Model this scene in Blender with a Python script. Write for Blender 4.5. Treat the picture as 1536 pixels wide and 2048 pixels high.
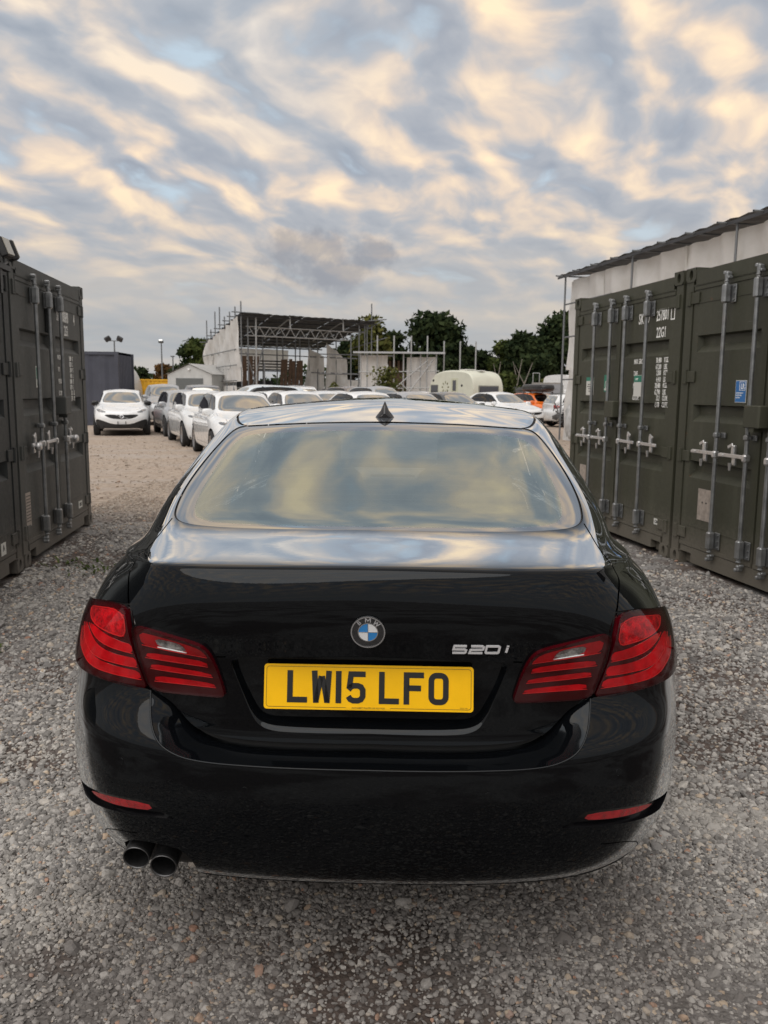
import bpy, bmesh, math, random
import numpy as np
from math import sin, cos, pi, radians, atan2, sqrt
from mathutils import Vector, Matrix, Euler
from mathutils.geometry import delaunay_2d_cdt

for o in list(bpy.data.objects):
    bpy.data.objects.remove(o)
S = bpy.context.scene
COL = S.collection
random.seed(4); RNG = np.random.default_rng(7)

# ---------------------------------------------------------------- camera
CAM_H, PITCH, ROLL = 1.52, .146, .009
cd = bpy.data.cameras.new('camera'); cam = bpy.data.objects.new('camera', cd); COL.objects.link(cam)
cd.sensor_fit = 'VERTICAL'; cd.sensor_height = 36.0; cd.lens = 36.0*1657/2048
cd.clip_start = .05; cd.clip_end = 6000
cam.matrix_world = Matrix.Translation((0, 0, CAM_H)) @ Euler((pi/2-PITCH, 0, 0)).to_matrix().to_4x4() @ Matrix.Rotation(ROLL, 4, 'Z')
cd.dof.use_dof = True; cd.dof.focus_distance = 2.3; cd.dof.aperture_fstop = 9.0
S.camera = cam
S.view_settings.view_transform = 'Standard'; S.view_settings.look = 'None'
S.view_settings.gamma = 1; S.view_settings.use_curve_mapping = False
S.view_settings.exposure = 0.58

# ---------------------------------------------------------------- node helpers
class NT:
    def __init__(s, tree): s.t = tree; s.n = tree.nodes; s.l = tree.links
    def add(s, typ, **kw):
        n = s.n.new(typ)
        ins = kw.pop('ins', {})
        for k, v in kw.items(): setattr(n, k, v)
        for k, v in ins.items(): s.put(n, k, v)
        return n
    def put(s, n, k, v):
        sock = n.inputs[k]
        if isinstance(v, bpy.types.NodeSocket): s.l.new(v, sock)
        elif isinstance(v, bpy.types.Node): s.l.new(v.outputs[0], sock)
        else:
            if hasattr(sock, 'default_value'):
                if sock.type == 'RGBA' and len(v) == 3: v = (*v, 1)
                sock.default_value = v
    def m(s, op, a, b=None, c=None, clamp=False):
        n = s.n.new('ShaderNodeMath'); n.operation = op; n.use_clamp = clamp
        s.put(n, 0, a)
        if b is not None: s.put(n, 1, b)
        if c is not None: s.put(n, 2, c)
        return n.outputs[0]
    def vm(s, op, a, b=None, scale=None):
        n = s.n.new('ShaderNodeVectorMath'); n.operation = op; s.put(n, 0, a)
        if b is not None: s.put(n, 1, b)
        if scale is not None: s.put(n, 'Scale', scale)
        return n.outputs[0]
    def mix(s, f, a, b, blend='MIX'):
        n = s.n.new('ShaderNodeMix'); n.data_type = 'RGBA'; n.blend_type = blend
        s.put(n, 0, f); s.put(n, 6, a); s.put(n, 7, b); return n.outputs[2]
    def ramp(s, f, stops, interp='LINEAR'):
        n = s.n.new('ShaderNodeValToRGB'); n.color_ramp.interpolation = interp
        e = n.color_ramp.elements
        while len(e) < len(stops): e.new(.5)
        for i, (p, c) in enumerate(stops):
            e[i].position = p; e[i].color = (*c, 1) if len(c) == 3 else c
        s.put(n, 0, f); return n.outputs[0]
    def noise(s, vec, scale, detail=4, rough=.5, dist=0, out=0):
        n = s.n.new('ShaderNodeTexNoise'); 
        if vec is not None: s.put(n, 'Vector', vec)
        s.put(n, 'Scale', scale); s.put(n, 'Detail', detail); s.put(n, 'Roughness', rough); s.put(n, 'Distortion', dist)
        return n.outputs[out]
    def smooth(s, x, a, b):
        n = s.n.new('ShaderNodeMapRange'); n.interpolation_type = 'SMOOTHSTEP'
        s.put(n, 0, x); s.put(n, 1, a); s.put(n, 2, b); return n.outputs[0]

# ---------------------------------------------------------------- sky
SKY_OFF = (7.7, 8.8)
SUN_EL, SUN_AZ = radians(55), radians(208)     # azimuth clockwise from +Y
w = bpy.data.worlds.new('World'); S.world = w; w.use_nodes = True
t = NT(w.node_tree); t.n.clear()
sky = t.add('ShaderNodeTexSky'); sky.sky_type = 'NISHITA'; sky.sun_disc = False
sky.sun_elevation = SUN_EL; sky.sun_rotation = SUN_AZ; sky.air_density = 1.0; sky.dust_density = 1.5
geo = t.add('ShaderNodeTexCoord')
sep = t.add('ShaderNodeSeparateXYZ', ins={0: geo.outputs['Generated']})
dz = t.m('MAXIMUM', sep.outputs[2], 0.0)
den = t.m('ADD', dz, .24)
pv = t.add('ShaderNodeCombineXYZ', ins={0: t.m('DIVIDE', sep.outputs[0], den), 1: t.m('DIVIDE', sep.outputs[1], den), 2: 0.0})
vr = t.add('ShaderNodeVectorRotate', rotation_type='Z_AXIS', ins={'Vector': pv.outputs[0], 'Angle': radians(24)})
mp = t.vm('ADD', t.vm('MULTIPLY', vr.outputs[0], (1.40, 1.02, 1)), (SKY_OFF[0], SKY_OFF[1], 0))
wv = t.vm('SCALE', t.vm('SUBTRACT', t.noise(mp, 1.5, 3, .5, out=1), (.5, .5, .5)), scale=.50)
q0 = t.vm('ADD', mp, wv)
q1 = t.vm('ADD', q0, (.10, -.05, 0))
def cloud_t(q):
    a = t.noise(q, 4.9, 5, .45, .0)
    sx_ = t.add('ShaderNodeSeparateXYZ', ins={0: q})
    rp = t.m('SINE', t.m('ADD', t.m('MULTIPLY', sx_.outputs[0], 12.0), t.m('MULTIPLY', t.noise(q, .9, 2, .5), 9.0)))
    b = t.noise(t.vm('ADD', q, (7.3, 2.2, 0)), .9, 2, .5)
    return t.m('ADD', t.m('MULTIPLY', rp, .026), t.m('ADD', t.m('MULTIPLY', a, .72), t.m('MULTIPLY', b, .28)))
T0, T1 = cloud_t(q0), cloud_t(q1)
lit = t.m('ADD', t.m('MULTIPLY', t.m('SUBTRACT', T0, T1), 2.7), .50, clamp=True)
warm = t.smooth(t.noise(mp, .7, 2, .5), .22, .50)
cold = t.ramp(lit, [(0, (.24, .275, .32)), (.35, (.30, .33, .37)), (.60, (.37, .385, .405)), (1, (.50, .50, .50))])
hot = t.ramp(lit, [(0, (.245, .27, .315)), (.35, (.32, .335, .365)), (.52, (.42, .39, .375)), (.70, (.56, .465, .385)), (1, (.76, .60, .42))])
cloud = t.mix(warm, cold, hot)
thin = t.smooth(T0, .29, .42)                  # 0 = gap, 1 = full cloud
ns = t.vm('SCALE', sky.outputs[0], scale=.075)
gap = t.mix(.75, ns, (.46, .55, .61))
col = t.mix(t.m('MULTIPLY_ADD', thin, .92, .08), gap, cloud)
# thicker grey deck towards the horizon
hz = t.smooth(sep.outputs[2], .05, .25)
streak = t.noise(t.vm('MULTIPLY', pv.outputs[0], (.35, 1.6, 1)), 1.6, 4, .55)
hcol = t.ramp(streak, [(.3, (.275, .29, .305)), (.5, (.315, .32, .325)), (.68, (.39, .365, .335))])
col = t.mix(t.m('MULTIPLY', t.m('SUBTRACT', 1.0, hz), .93), col, hcol)
# one darker cumulus low ahead
cx = t.m('MULTIPLY', t.m('ADD', sep.outputs[0], .078), 11.5); cz = t.m('MULTIPLY', t.m('SUBTRACT', sep.outputs[2], .152), 26)
blob = t.m('SUBTRACT', 1.15, t.m('ADD', t.m('ADD', t.m('MULTIPLY', cx, cx), t.m('MULTIPLY', cz, cz)), t.m('MULTIPLY', t.m('SUBTRACT', t.noise(geo.outputs['Generated'], 22, 4, .6), .5), 3.0)))
blob = t.m('MULTIPLY', t.smooth(blob, .0, .9), t.smooth(sep.outputs[1], .2, .6))
col = t.mix(t.m('MULTIPLY', blob, .62), col, (.185, .195, .225))
# below the horizon
col = t.mix(t.smooth(sep.outputs[2], -.06, -.005), (.16, .15, .14), col)
bg = t.add('ShaderNodeBackground', ins={'Color': col, 'Strength': 1.0})
t.l.new(bg.outputs[0], t.add('ShaderNodeOutputWorld').inputs[0])
sl = bpy.data.lights.new('sun', 'SUN'); so = bpy.data.objects.new('sun', sl); COL.objects.link(so)
sl.energy = 1.5; sl.angle = radians(80); sl.color = (1, .97, .94)
so.rotation_euler = (pi/2-SUN_EL, 0, pi-SUN_AZ) if False else Vector((-sin(SUN_AZ)*cos(SUN_EL), -cos(SUN_AZ)*cos(SUN_EL), -sin(SUN_EL))).to_track_quat('-Z', 'Y').to_euler()

# ---------------------------------------------------------------- materials
MATS = {}
def mat(name, color=(.5, .5, .5), rough=.5, metal=0., coat=0., coat_r=.03, ior=1.5, var=0., vscale=6., bump=0., bscale=60., dirt=None, spec=None, emit=None):
    if name in MATS: return MATS[name]
    m = bpy.data.materials.new(name); m.use_nodes = True; T = NT(m.node_tree); T.n.clear()
    b = T.add('ShaderNodeBsdfPrincipled', ins={'Base Color': color, 'Roughness': rough, 'Metallic': metal, 'Coat Weight': coat, 'Coat Roughness': coat_r, 'IOR': ior})
    if spec is not None: T.put(b, 'Specular IOR Level', spec)
    out = T.add('ShaderNodeOutputMaterial'); T.l.new(b.outputs[0], out.inputs[0])
    tc = None
    if var or bump or dirt: tc = T.add('ShaderNodeTexCoord').outputs['Object']
    if var:
        n = T.noise(tc, vscale, 5, .6)
        c = T.mix(T.smooth(n, .3, .7), tuple(x*(1-var) for x in color), tuple(min(1, x*(1+var)) for x in color))
        T.put(b, 'Base Color', c)
        T.put(b, 'Roughness', T.m('MULTIPLY_ADD', n, .25, max(0, rough-.12), clamp=True))
        if dirt:
            n2 = T.noise(tc, vscale*.45, 6, .65)
            T.put(b, 'Base Color', T.mix(T.m('MULTIPLY', T.smooth(n2, .52, .75), dirt[1]), c, dirt[0]))
    if bump:
        bp = T.add('ShaderNodeBump', ins={'Strength': bump, 'Distance': .01, 'Height': T.noise(tc, bscale, 4, .6)})
        T.l.new(bp.outputs[0], b.inputs['Normal'])
    if emit: T.put(b, 'Emission Color', emit[0]); T.put(b, 'Emission Strength', emit[1])
    MATS[name] = m; return m
def glass_mat(name, tint, ior=1.6, boost=0., rough=0.0, refl=(1, 1, 1)):
    if name in MATS: return MATS[name]
    m = bpy.data.materials.new(name); m.use_nodes = True; T = NT(m.node_tree); T.n.clear()
    tr = T.add('ShaderNodeBsdfTransparent', ins={'Color': tint})
    gl = T.add('ShaderNodeBsdfGlossy', ins={'Color': refl, 'Roughness': rough})
    fr = T.add('ShaderNodeFresnel', ins={'IOR': ior})
    f = T.m('ADD', fr.outputs[0], boost, clamp=True)
    mx = T.add('ShaderNodeMixShader', ins={0: f, 1: tr.outputs[0], 2: gl.outputs[0]})
    T.l.new(mx.outputs[0], T.add('ShaderNodeOutputMaterial').inputs[0])
    MATS[name] = m; return m

# ---------------------------------------------------------------- objects
def tag(o, label=None, cat=None, group=None, kind=None):
    if label: o['label'] = label
    if cat: o['category'] = cat
    if group: o['group'] = group
    if kind: o['kind'] = kind
    return o
def empty(name, loc=(0, 0, 0), rz=0, parent=None):
    o = bpy.data.objects.new(name, None); COL.objects.link(o); o.location = loc; o.rotation_euler = (0, 0, rz)
    o.empty_display_size = .2
    if parent: o.parent = parent
    return o
def link(name, me, parent=None):
    o = bpy.data.objects.new(name, me); COL.objects.link(o)
    if parent: o.parent = parent
    return o
class MB:
    """collects shapes into ONE mesh"""
    def __init__(s): s.v = []; s.f = []; s.mi = []; s.M = None; s.k = 0; s.sm = []; s.smooth = False
    def add(s, vs, fs):
        n = len(s.v)
        for p in vs:
            p = Vector(p); s.v.append(s.M @ p if s.M is not None else p)
        for f in fs:
            s.f.append([i+n for i in f]); s.mi.append(s.k); s.sm.append(s.smooth)
        return s
    def box(s, c, d, rot=None, bev=0.0):
        x, y, z = d[0]/2, d[1]/2, d[2]/2
        if bev > 0:
            b = min(bev, x*.49, y*.49, z*.49); vs = []
            for sx in (-1, 1):
                for sy in (-1, 1):
                    for sz in (-1, 1):
                        vs += [(sx*x, sy*(y-b), sz*(z-b)), (sx*(x-b), sy*y, sz*(z-b)), (sx*(x-b), sy*(y-b), sz*z)]
            def id(sx, sy, sz, a): return ((sx > 0)*4+(sy > 0)*2+(sz > 0))*3+a
            fs = []
            for sg in (-1, 1):
                fs.append([id(sg, -1, -1, 0), id(sg, 1, -1, 0), id(sg, 1, 1, 0), id(sg, -1, 1, 0)][::sg])
                fs.append([id(-1, sg, -1, 1), id(-1, sg, 1, 1), id(1, sg, 1, 1), id(1, sg, -1, 1)][::sg])
                fs.append([id(-1, -1, sg, 2), id(1, -1, sg, 2), id(1, 1, sg, 2), id(-1, 1, sg, 2)][::sg])
                for sh in (-1, 1):
                    fs.append([id(sg, sh, -1, 0), id(sg, sh, 1, 0), id(sg, sh, 1, 1), id(sg, sh, -1, 1)][::sg*sh*-1])
                    fs.append([id(-1, sg, sh, 1), id(1, sg, sh, 1), id(1, sg, sh, 2), id(-1, sg, sh, 2)][::sg*sh])
                    fs.append([id(sg, -1, sh, 0), id(sg, 1, sh, 0), id(sg, 1, sh, 2), id(sg, -1, sh, 2)][::sg*sh])
                    for si in (-1, 1):
                        fs.append([id(sg, sh, si, 0), id(sg, sh, si, 1), id(sg, sh, si, 2)][::sg*sh*si])
        else:
            vs = [(a*x, b*y, c_*z) for a in (-1, 1) for b in (-1, 1) for c_ in (-1, 1)]
            fs = [(0, 1, 3, 2), (4, 6, 7, 5), (0, 4, 5, 1), (2, 3, 7, 6), (0, 2, 6, 4), (1, 5, 7, 3)]
        R = Euler(rot).to_matrix() if rot is not None and not isinstance(rot, Matrix) else rot
        c = Vector(c)
        return s.add([(R @ Vector(v) if R is not None else Vector(v))+c for v in vs], fs)
    def tube(s, p0, p1, r, n=8, r1=None, cap=True):
        p0, p1 = Vector(p0), Vector(p1); d = p1-p0
        if d.length < 1e-9: return s
        q = d.to_track_quat('Z', 'Y'); r1 = r if r1 is None else r1
        vs = []
        for p, rr in ((p0, r), (p1, r1)):
            for i in range(n):
                a = 2*pi*i/n; vs.append(p+q @ Vector((rr*cos(a), rr*sin(a), 0)))
        fs = [(i, (i+1) % n, n+(i+1) % n, n+i) for i in range(n)]
        sm = s.smooth; s.smooth = True; 
        base = len(s.v); s.add(vs, fs); s.smooth = False
        if cap: s.add(vs, [tuple(range(n-1, -1, -1)), tuple(range(n, 2*n))])
        s.smooth = sm
        return s
    def lathe(s, c, axis, prof, n=20):
        """prof: list of (radius, height) along axis"""
        q = Vector(axis).to_track_quat('Z', 'Y'); c = Vector(c); vs = []; fs = []
        for r, h in prof:
            for i in range(n):
                a = 2*pi*i/n; vs.append(c+q @ Vector((r*cos(a), r*sin(a), h)))
        for k in range(len(prof)-1):
            for i in range(n):
                j = (i+1) % n; fs.append((k*n+i, k*n+j, (k+1)*n+j, (k+1)*n+i))
        return s.add(vs, fs)
    def blob(s, c, d, e=.5, n=12, rot=None):
        """rounded box (superellipsoid)"""
        R = Euler(rot).to_matrix() if rot is not None else None; c = Vector(c)
        f = lambda v, k: math.copysign(abs(v)**k, v)
        vs = []; fs = []; nv = n; nu = 2*n
        for j in range(nv+1):
            b = -pi/2+pi*j/nv
            for i in range(nu):
                a = 2*pi*i/nu
                p = Vector((d[0]/2*f(cos(b), e)*f(cos(a), e), d[1]/2*f(cos(b), e)*f(sin(a), e), d[2]/2*f(sin(b), e)))
                vs.append((R @ p if R else p)+c)
        for j in range(nv):
            for i in range(nu):
                fs.append((j*nu+i, j*nu+(i+1) % nu, (j+1)*nu+(i+1) % nu, (j+1)*nu+i))
        sm = s.smooth; s.smooth = True; s.add(vs, fs); s.smooth = sm
        return s
    def grid(s, P):
        nu = len(P[0]); vs = [p for r in P for p in r]
        return s.add(vs, [(j*nu+i, j*nu+i+1, (j+1)*nu+i+1, (j+1)*nu+i) for j in range(len(P)-1) for i in range(nu-1)])
    def prism(s, poly, d0, d1, M=None):
        """poly in local XY, extruded along local Z d0..d1"""
        n = len(poly); vs = [Vector((x, y, d0)) for x, y in poly]+[Vector((x, y, d1)) for x, y in poly]
        if M is not None: vs = [M @ v for v in vs]
        return s.add(vs, [tuple(range(n-1, -1, -1)), tuple(range(n, 2*n))]+[(i, (i+1) % n, n+(i+1) % n, n+i) for i in range(n)])
    def stroke(s, pts, wd, d0, d1, M=None, closed=False):
        """a pen stroke of width wd along pts (2D), mitred, extruded"""
        P = [Vector(p) for p in pts]; n = len(P); L = []; R_ = []
        for i in range(n):
            a = P[i]-P[i-1] if (i > 0 or closed) else P[1]-P[0]
            b = P[(i+1) % n]-P[i] if (i < n-1 or closed) else P[-1]-P[-2]
            a.normalize(); b.normalize(); tn = (a+b)
            if tn.length < 1e-6: tn = a.copy()
            tn.normalize(); nn = Vector((-tn.y, tn.x)); k = 1/max(.35, abs(nn.dot(Vector((-a.y, a.x)))))
            L.append(P[i]+nn*wd/2*k); R_.append(P[i]-nn*wd/2*k)
        for i in range(n if closed else n-1):
            j = (i+1) % n
            s.prism([R_[i], R_[j], L[j], L[i]], d0, d1, M)
        return s
    def build(s, name, m, parent=None, smooth=None, link_=True):
        me = bpy.data.meshes.new(name)
        me.from_pydata([tuple(v) for v in s.v], [], s.f)
        for x in (m if isinstance(m, (list, tuple)) else [m]): me.materials.append(x)
        if len(me.polygons):
            me.polygons.foreach_set('material_index', s.mi)
            me.polygons.foreach_set('use_smooth', [True]*len(s.f) if smooth else s.sm)
        me.update()
        return link(name, me, parent) if link_ else me
def text_mesh(txt, size, sx=1.0, depth=.001, align='LEFT', bold=0.):
    c = bpy.data.curves.new('lettering', 'FONT'); c.body = txt; c.size = size; c.extrude = depth/2; c.align_x = align
    c.resolution_u = 2; c.offset = size*bold
    o = bpy.data.objects.new('lettering', c); COL.objects.link(o); dg = bpy.context.evaluated_depsgraph_get()
    me = bpy.data.meshes.new_from_object(o.evaluated_get(dg)); bpy.data.objects.remove(o); bpy.data.curves.remove(c)
    for v in me.vertices: v.co.x *= sx
    return me
def text_obj(name, txt, size, M, m, parent, sx=1.0, depth=.001, align='LEFT', bold=0.):
    me = text_mesh(txt, size, sx, depth, align, bold); me.materials.clear(); me.materials.append(m); me.transform(M)
    return link(name, me, parent)
# ================================================================ car body surface
# a tensor B-spline: columns run from the middle of the tail round the side to the nose, rows from the sill up over
# bumper, boot and glass to the middle of the roof
# base plan (max width outline), columns 0..18
BX=[0,.27,.49,.64,.755,.84,.893,.92,.928,.926,.918,.910,.905,.90,.875,.79,.56,.30,0]
BY=[0,.01,.045,.105,.20,.335,.52,.75,1.05,1.5,2.1,2.7,3.3,3.8,4.28,4.62,4.80,4.875,4.90]
def lerp_cols(keys):   # keys: {col:value} -> 19 values, piecewise linear smoothed
    c=sorted(keys); return np.interp(np.arange(19),c,[keys[k] for k in c])
# rows 0..15: inset + z by column keys (0 rear centre,3,5 corner,7,9 side,13,15 front corner,18)
def R(ins,z): return (lerp_cols(ins),lerp_cols(z))
LOW=[
 R({0:.27,4:.26,5:.26,7:.13,13:.13,15:.25,18:.30},{0:.262,5:.245,7:.21,13:.20,18:.19}),
 R({0:.13,3:.12,4:.12,5:.115,7:.06,13:.06,15:.12,18:.15},{0:.255,5:.236,7:.21,13:.20,18:.18}),
 R({0:.06,3:.05,4:.05,5:.045,7:.035,13:.035,15:.06,18:.07},{0:.296,5:.30,7:.27,13:.26,18:.22}),
 R({0:.02,3:.012,5:.006,7:.012,13:.018,15:.02,18:.02},{0:.39,5:.41,7:.40,13:.40,18:.36}),
 R({0:.0,5:-.006,7:.003,13:.006,15:0,18:0},{0:.52,5:.53,7:.52,13:.52,18:.48}),
 R({0:0,3:0,5:0,7:.002,13:.003,15:.0,18:.0},{0:.618,3:.62,5:.60,7:.60,13:.60,18:.55}),
 R({0:.004,3:.004,5:.003,7:0,13:0,15:.01,18:.01},{0:.651,3:.655,5:.64,7:.65,13:.65,18:.60}),
 R({0:.075,2:.075,3:.06,4:.03,5:.008,7:.0,13:.0,15:.02,18:.02},{0:.665,3:.675,5:.68,7:.69,13:.69,18:.63}),
 R({0:.108,2:.105,3:.08,4:.04,5:.014,7:.0,13:.0,15:.035,18:.03},{0:.69,3:.71,5:.72,7:.73,13:.73,18:.66}),
 R({0:.108,2:.108,3:.085,4:.045,5:.020,7:.006,13:.004,15:.05,18:.04},{0:.77,3:.775,5:.775,7:.78,13:.77,18:.70}),
 R({0:.100,2:.105,3:.085,4:.055,5:.032,7:.018,10:.01,13:.008,15:.07,18:.06},{0:.85,3:.84,5:.83,7:.83,13:.81,18:.735}),
 R({0:.085,2:.09,3:.08,4:.065,5:.047,7:.030,10:.018,13:.014,15:.09,18:.09},{0:.915,3:.895,5:.88,7:.875,13:.845,15:.79,18:.76}),
 R({0:.071,2:.078,3:.085,4:.085,5:.073,7:.050,10:.03,13:.024,15:.13,18:.15},{0:.97,3:.95,5:.925,7:.915,13:.875,15:.82,18:.785}),
 R({0:.074,2:.084,3:.100,4:.112,5:.10,7:.067,10:.045,13:.04,15:.2,18:.25},{0:1.028,3:1.00,5:.97,7:.95,13:.90,15:.845,18:.81}),
 R({0:.083,2:.095,3:.117,4:.138,5:.135,7:.09,10:.07,13:.065,15:.3,18:.40},{0:1.070,3:1.045,5:1.012,7:.98,13:.92,15:.865,18:.84}),
 R({0:.091,2:.104,3:.135,4:.165,5:.175,7:.12,10:.10,13:.10,15:.42,18:.58},{0:1.093,3:1.071,5:1.045,7:1.005,13:.94,15:.885,18:.87}),
]
LID={4:({0:.06,2:.06,3:.04,4:.01,5:-.006,7:.003,13:.006,15:0,18:0}),
 5:({0:.095,2:.095,3:.065,4:.02,5:0,7:.002,13:.003,15:0,18:0}),
 6:({0:.105,2:.105,3:.075,4:.03,5:.003,7:0,13:0,15:.01,18:.01}),
 7:({0:.108,2:.107,3:.082,4:.038,5:.008,7:0,13:0,15:.02,18:.02})}
BUM={6:({0:.006,2:.006,3:.006,5:.003,7:0,13:0,15:.01,18:.01}),
 7:({0:.03,3:.03,4:.02,5:.008,7:.0,13:.0,15:.02,18:.02}),
 8:({0:.065,2:.065,3:.06,4:.035,5:.014,7:.0,13:.0,15:.035,18:.03}),
 9:({0:.09,2:.09,3:.08,4:.045,5:.020,7:.006,13:.004,15:.05,18:.04})}
BZ={7:({0:.70,5:.68,7:.69,13:.69,18:.63}),8:({0:.735,5:.72,7:.73,13:.73,18:.66})}
def car_rows(kind='lid'):
    bx=np.array(BX);by=np.array(BY)
    # normals of base plan
    tx=np.gradient(bx);ty=np.gradient(by)
    # mirror-aware at ends
    tx[0]=1;ty[0]=0;tx[-1]=-1;ty[-1]=0
    n=np.hypot(tx,ty);nx=-ty/n;ny=tx/n   # inward: left of travel? travel +x at rear, inward=+y
    rows=[]
    for k,(ins,z) in enumerate(LOW):
        o=LID if kind=='lid' else BUM
        if k in o: ins=lerp_cols(o[k])
        if kind!='lid' and k in BZ: z=lerp_cols(BZ[k])
        rows.append(np.stack([bx+nx*ins,by+ny*ins,z],1))
    def E(x,y,z): return np.stack([np.array(x,float),np.array(y,float),np.array(z,float)],1)
    # 16 deck front of lip
    rows.append(E([0,.25,.44,.56,.645,.715,.765,.80,.815,.815,.81,.80,.795,.76,.72,.60,.44,.24,0],
                  [.106,.118,.15,.20,.275,.40,.58,.80,1.08,1.52,2.1,2.7,3.25,3.70,3.98,4.10,4.16,4.20,4.22],
                  [1.093,1.090,1.083,1.080,1.068,1.055,1.040,1.028,1.022,1.018,1.01,1.0,.985,.955,.935,.925,.92,.915,.91]))
    # a tight boot lip: the deck row starts just behind the lip row
    for j_, w_ in enumerate((1, 1, 1, .9, .6, .3)):
        rows[-1][j_] = rows[-1][j_]*(1-w_)+w_*(rows[-2][j_]+np.array([nx[j_]*.013, ny[j_]*.013, .0065]))
    # 17 deck mid / belt
    rows.append(E([0,.24,.42,.545,.625,.675,.722,.757,.775,.785,.785,.775,.765,.73,.67,.54,.38,.20,0],
                  [.27,.28,.305,.345,.41,.51,.66,.86,1.12,1.54,2.1,2.68,3.18,3.52,3.70,3.78,3.82,3.85,3.86],
                  [1.113,1.111,1.107,1.100,1.092,1.080,1.064,1.048,1.040,1.034,1.026,1.015,1.0,.985,.975,.972,.97,.968,.968]))
    # 18 rear glass base / window base
    rows.append(E([0,.23,.42,.56,.64,.69,.735,.768,.782,.777,.765,.75,.735,.72,.68,.57,.38,.19,0],
                  [.47,.475,.487,.51,.56,.65,.78,.95,1.17,1.55,2.1,2.65,3.08,3.28,3.43,3.53,3.58,3.60,3.61],
                  [1.130,1.129,1.127,1.123,1.115,1.105,1.090,1.075,1.064,1.054,1.045,1.034,1.022,1.015,1.012,1.015,1.02,1.02,1.02]))
    # 19 glass low
    rows.append(E([0,.22,.40,.54,.635,.692,.726,.754,.764,.755,.735,.715,.695,.68,.635,.53,.35,.175,0],
                  [.65,.653,.665,.685,.725,.80,.93,1.07,1.26,1.58,2.1,2.62,2.96,3.14,3.25,3.31,3.34,3.355,3.36],
                  [1.197,1.196,1.193,1.188,1.180,1.172,1.163,1.155,1.148,1.143,1.135,1.125,1.118,1.12,1.13,1.135,1.137,1.138,1.138]))
    # 20 glass mid
    rows.append(E([0,.215,.385,.51,.598,.645,.673,.697,.71,.707,.693,.675,.65,.63,.585,.48,.32,.16,0],
                  [.87,.873,.883,.90,.935,1.005,1.11,1.22,1.37,1.64,2.1,2.56,2.82,2.95,3.03,3.075,3.10,3.11,3.115],
                  [1.278,1.277,1.274,1.268,1.262,1.264,1.269,1.274,1.279,1.284,1.280,1.228,1.225,1.232,1.245,1.252,1.256,1.258,1.258]))
    # 21 header / gutter
    rows.append(E([0,.205,.36,.475,.545,.580,.600,.612,.619,.624,.622,.612,.588,.565,.52,.43,.285,.145,0],
                  [1.20,1.203,1.209,1.221,1.245,1.295,1.36,1.43,1.53,1.74,2.1,2.46,2.64,2.73,2.785,2.815,2.835,2.845,2.85],
                  [1.393,1.392,1.388,1.382,1.378,1.382,1.395,1.410,1.424,1.437,1.436,1.418,1.392,1.352,1.365,1.374,1.379,1.381,1.382]))
    return rows
def close_roof(rows, yc=2.05, zt=1.488, yt=2.3, kr=.078, kf=.34):
    g = rows[-1]
    zc = lambda y: zt-np.where(y < yt, kr, kf)*(y-yt)**2
    for f, sy in ((.94, .955), (.66, .74), (.33, .52), (0, .36)):
        y = yc+(g[:, 1]-yc)*sy
        rows.append(np.stack([g[:, 0]*f, y, zc(y)+(g[:, 2]-zc(g[:, 1]))*f*f], 1))
    return np.stack(rows)
def bs(t):
    return np.stack([(1-t)**3,3*t**3-6*t**2+4,-3*t**3+3*t**2+3*t+1,t**3],-1)/6
def dbs(t):
    return np.stack([-(1-t)**2,3*t**2-4*t,-3*t**2+2*t+1,t**2],-1)/2
class CarSurf:
    def __init__(s,T):
        s.nr,s.nc=T.shape[:2]
        # reflect in u (x -> -x) for C2 symmetry at both ends ; linear extrapolate in v
        mir=np.array([-1,1,1.])
        L=(T[:,1:3]*mir)[:,::-1]; Rr=(T[:,-3:-1]*mir)[:,::-1]
        P=np.concatenate([L,T,Rr],1)
        P=np.concatenate([2*P[:1]-P[1:2],P,P[-2:-1]*mir],0)
        s.P=P
    def ev(s,u,v,d=False):
        u=np.clip(np.asarray(u,float),0,s.nc-1);v=np.clip(np.asarray(v,float),0,s.nr-1-1e-9)
        iu=np.clip(np.floor(u).astype(int),0,s.nc-2);iv=np.floor(v).astype(int)
        tu=u-iu;tv=v-iv
        bu,bv=bs(tu),bs(tv)
        Q=np.stack([np.stack([s.P[np.clip(iv+a,0,s.nr+1),iu+1+b] for b in range(4)],-2) for a in range(4)],-3)
        p=np.einsum('...a,...b,...abc->...c',bv,bu,Q)
        if not d: return p
        pu=np.einsum('...a,...b,...abc->...c',bv,dbs(tu),Q);pv=np.einsum('...a,...b,...abc->...c',dbs(tv),bu,Q)
        n=np.cross(pu,pv); n/=np.linalg.norm(n,axis=-1,keepdims=True)+1e-12
        return p,n
# ================================================================ ground
def rise(y): return max(0.0, (y-40)*.016) if y < 90 else .8
gm = bpy.data.materials.new('gravel_yard'); gm.use_nodes = True; T = NT(gm.node_tree); T.n.clear()
P = T.add('ShaderNodeNewGeometry').outputs['Position']; sp = T.add('ShaderNodeSeparateXYZ', ins={0: P})
big = T.noise(P, .55, 4, .6); fine = T.noise(P, 42, 5, .7); mid = T.noise(P, 5.5, 5, .6)
vor = T.add('ShaderNodeTexVoronoi', ins={'Vector': P, 'Scale': 34.0}); vor2 = T.add('ShaderNodeTexVoronoi', ins={'Vector': P, 'Scale': 75.0})
near = T.ramp(fine, [(.25, (.10, .096, .092)), (.5, (.24, .232, .222)), (.75, (.42, .405, .39))])
soil = T.ramp(fine, [(.3, (.05, .037, .031)), (.7, (.145, .115, .10))])
near = T.mix(T.smooth(T.noise(P, .9, 5, .6), .44, .58), near, soil)
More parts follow.
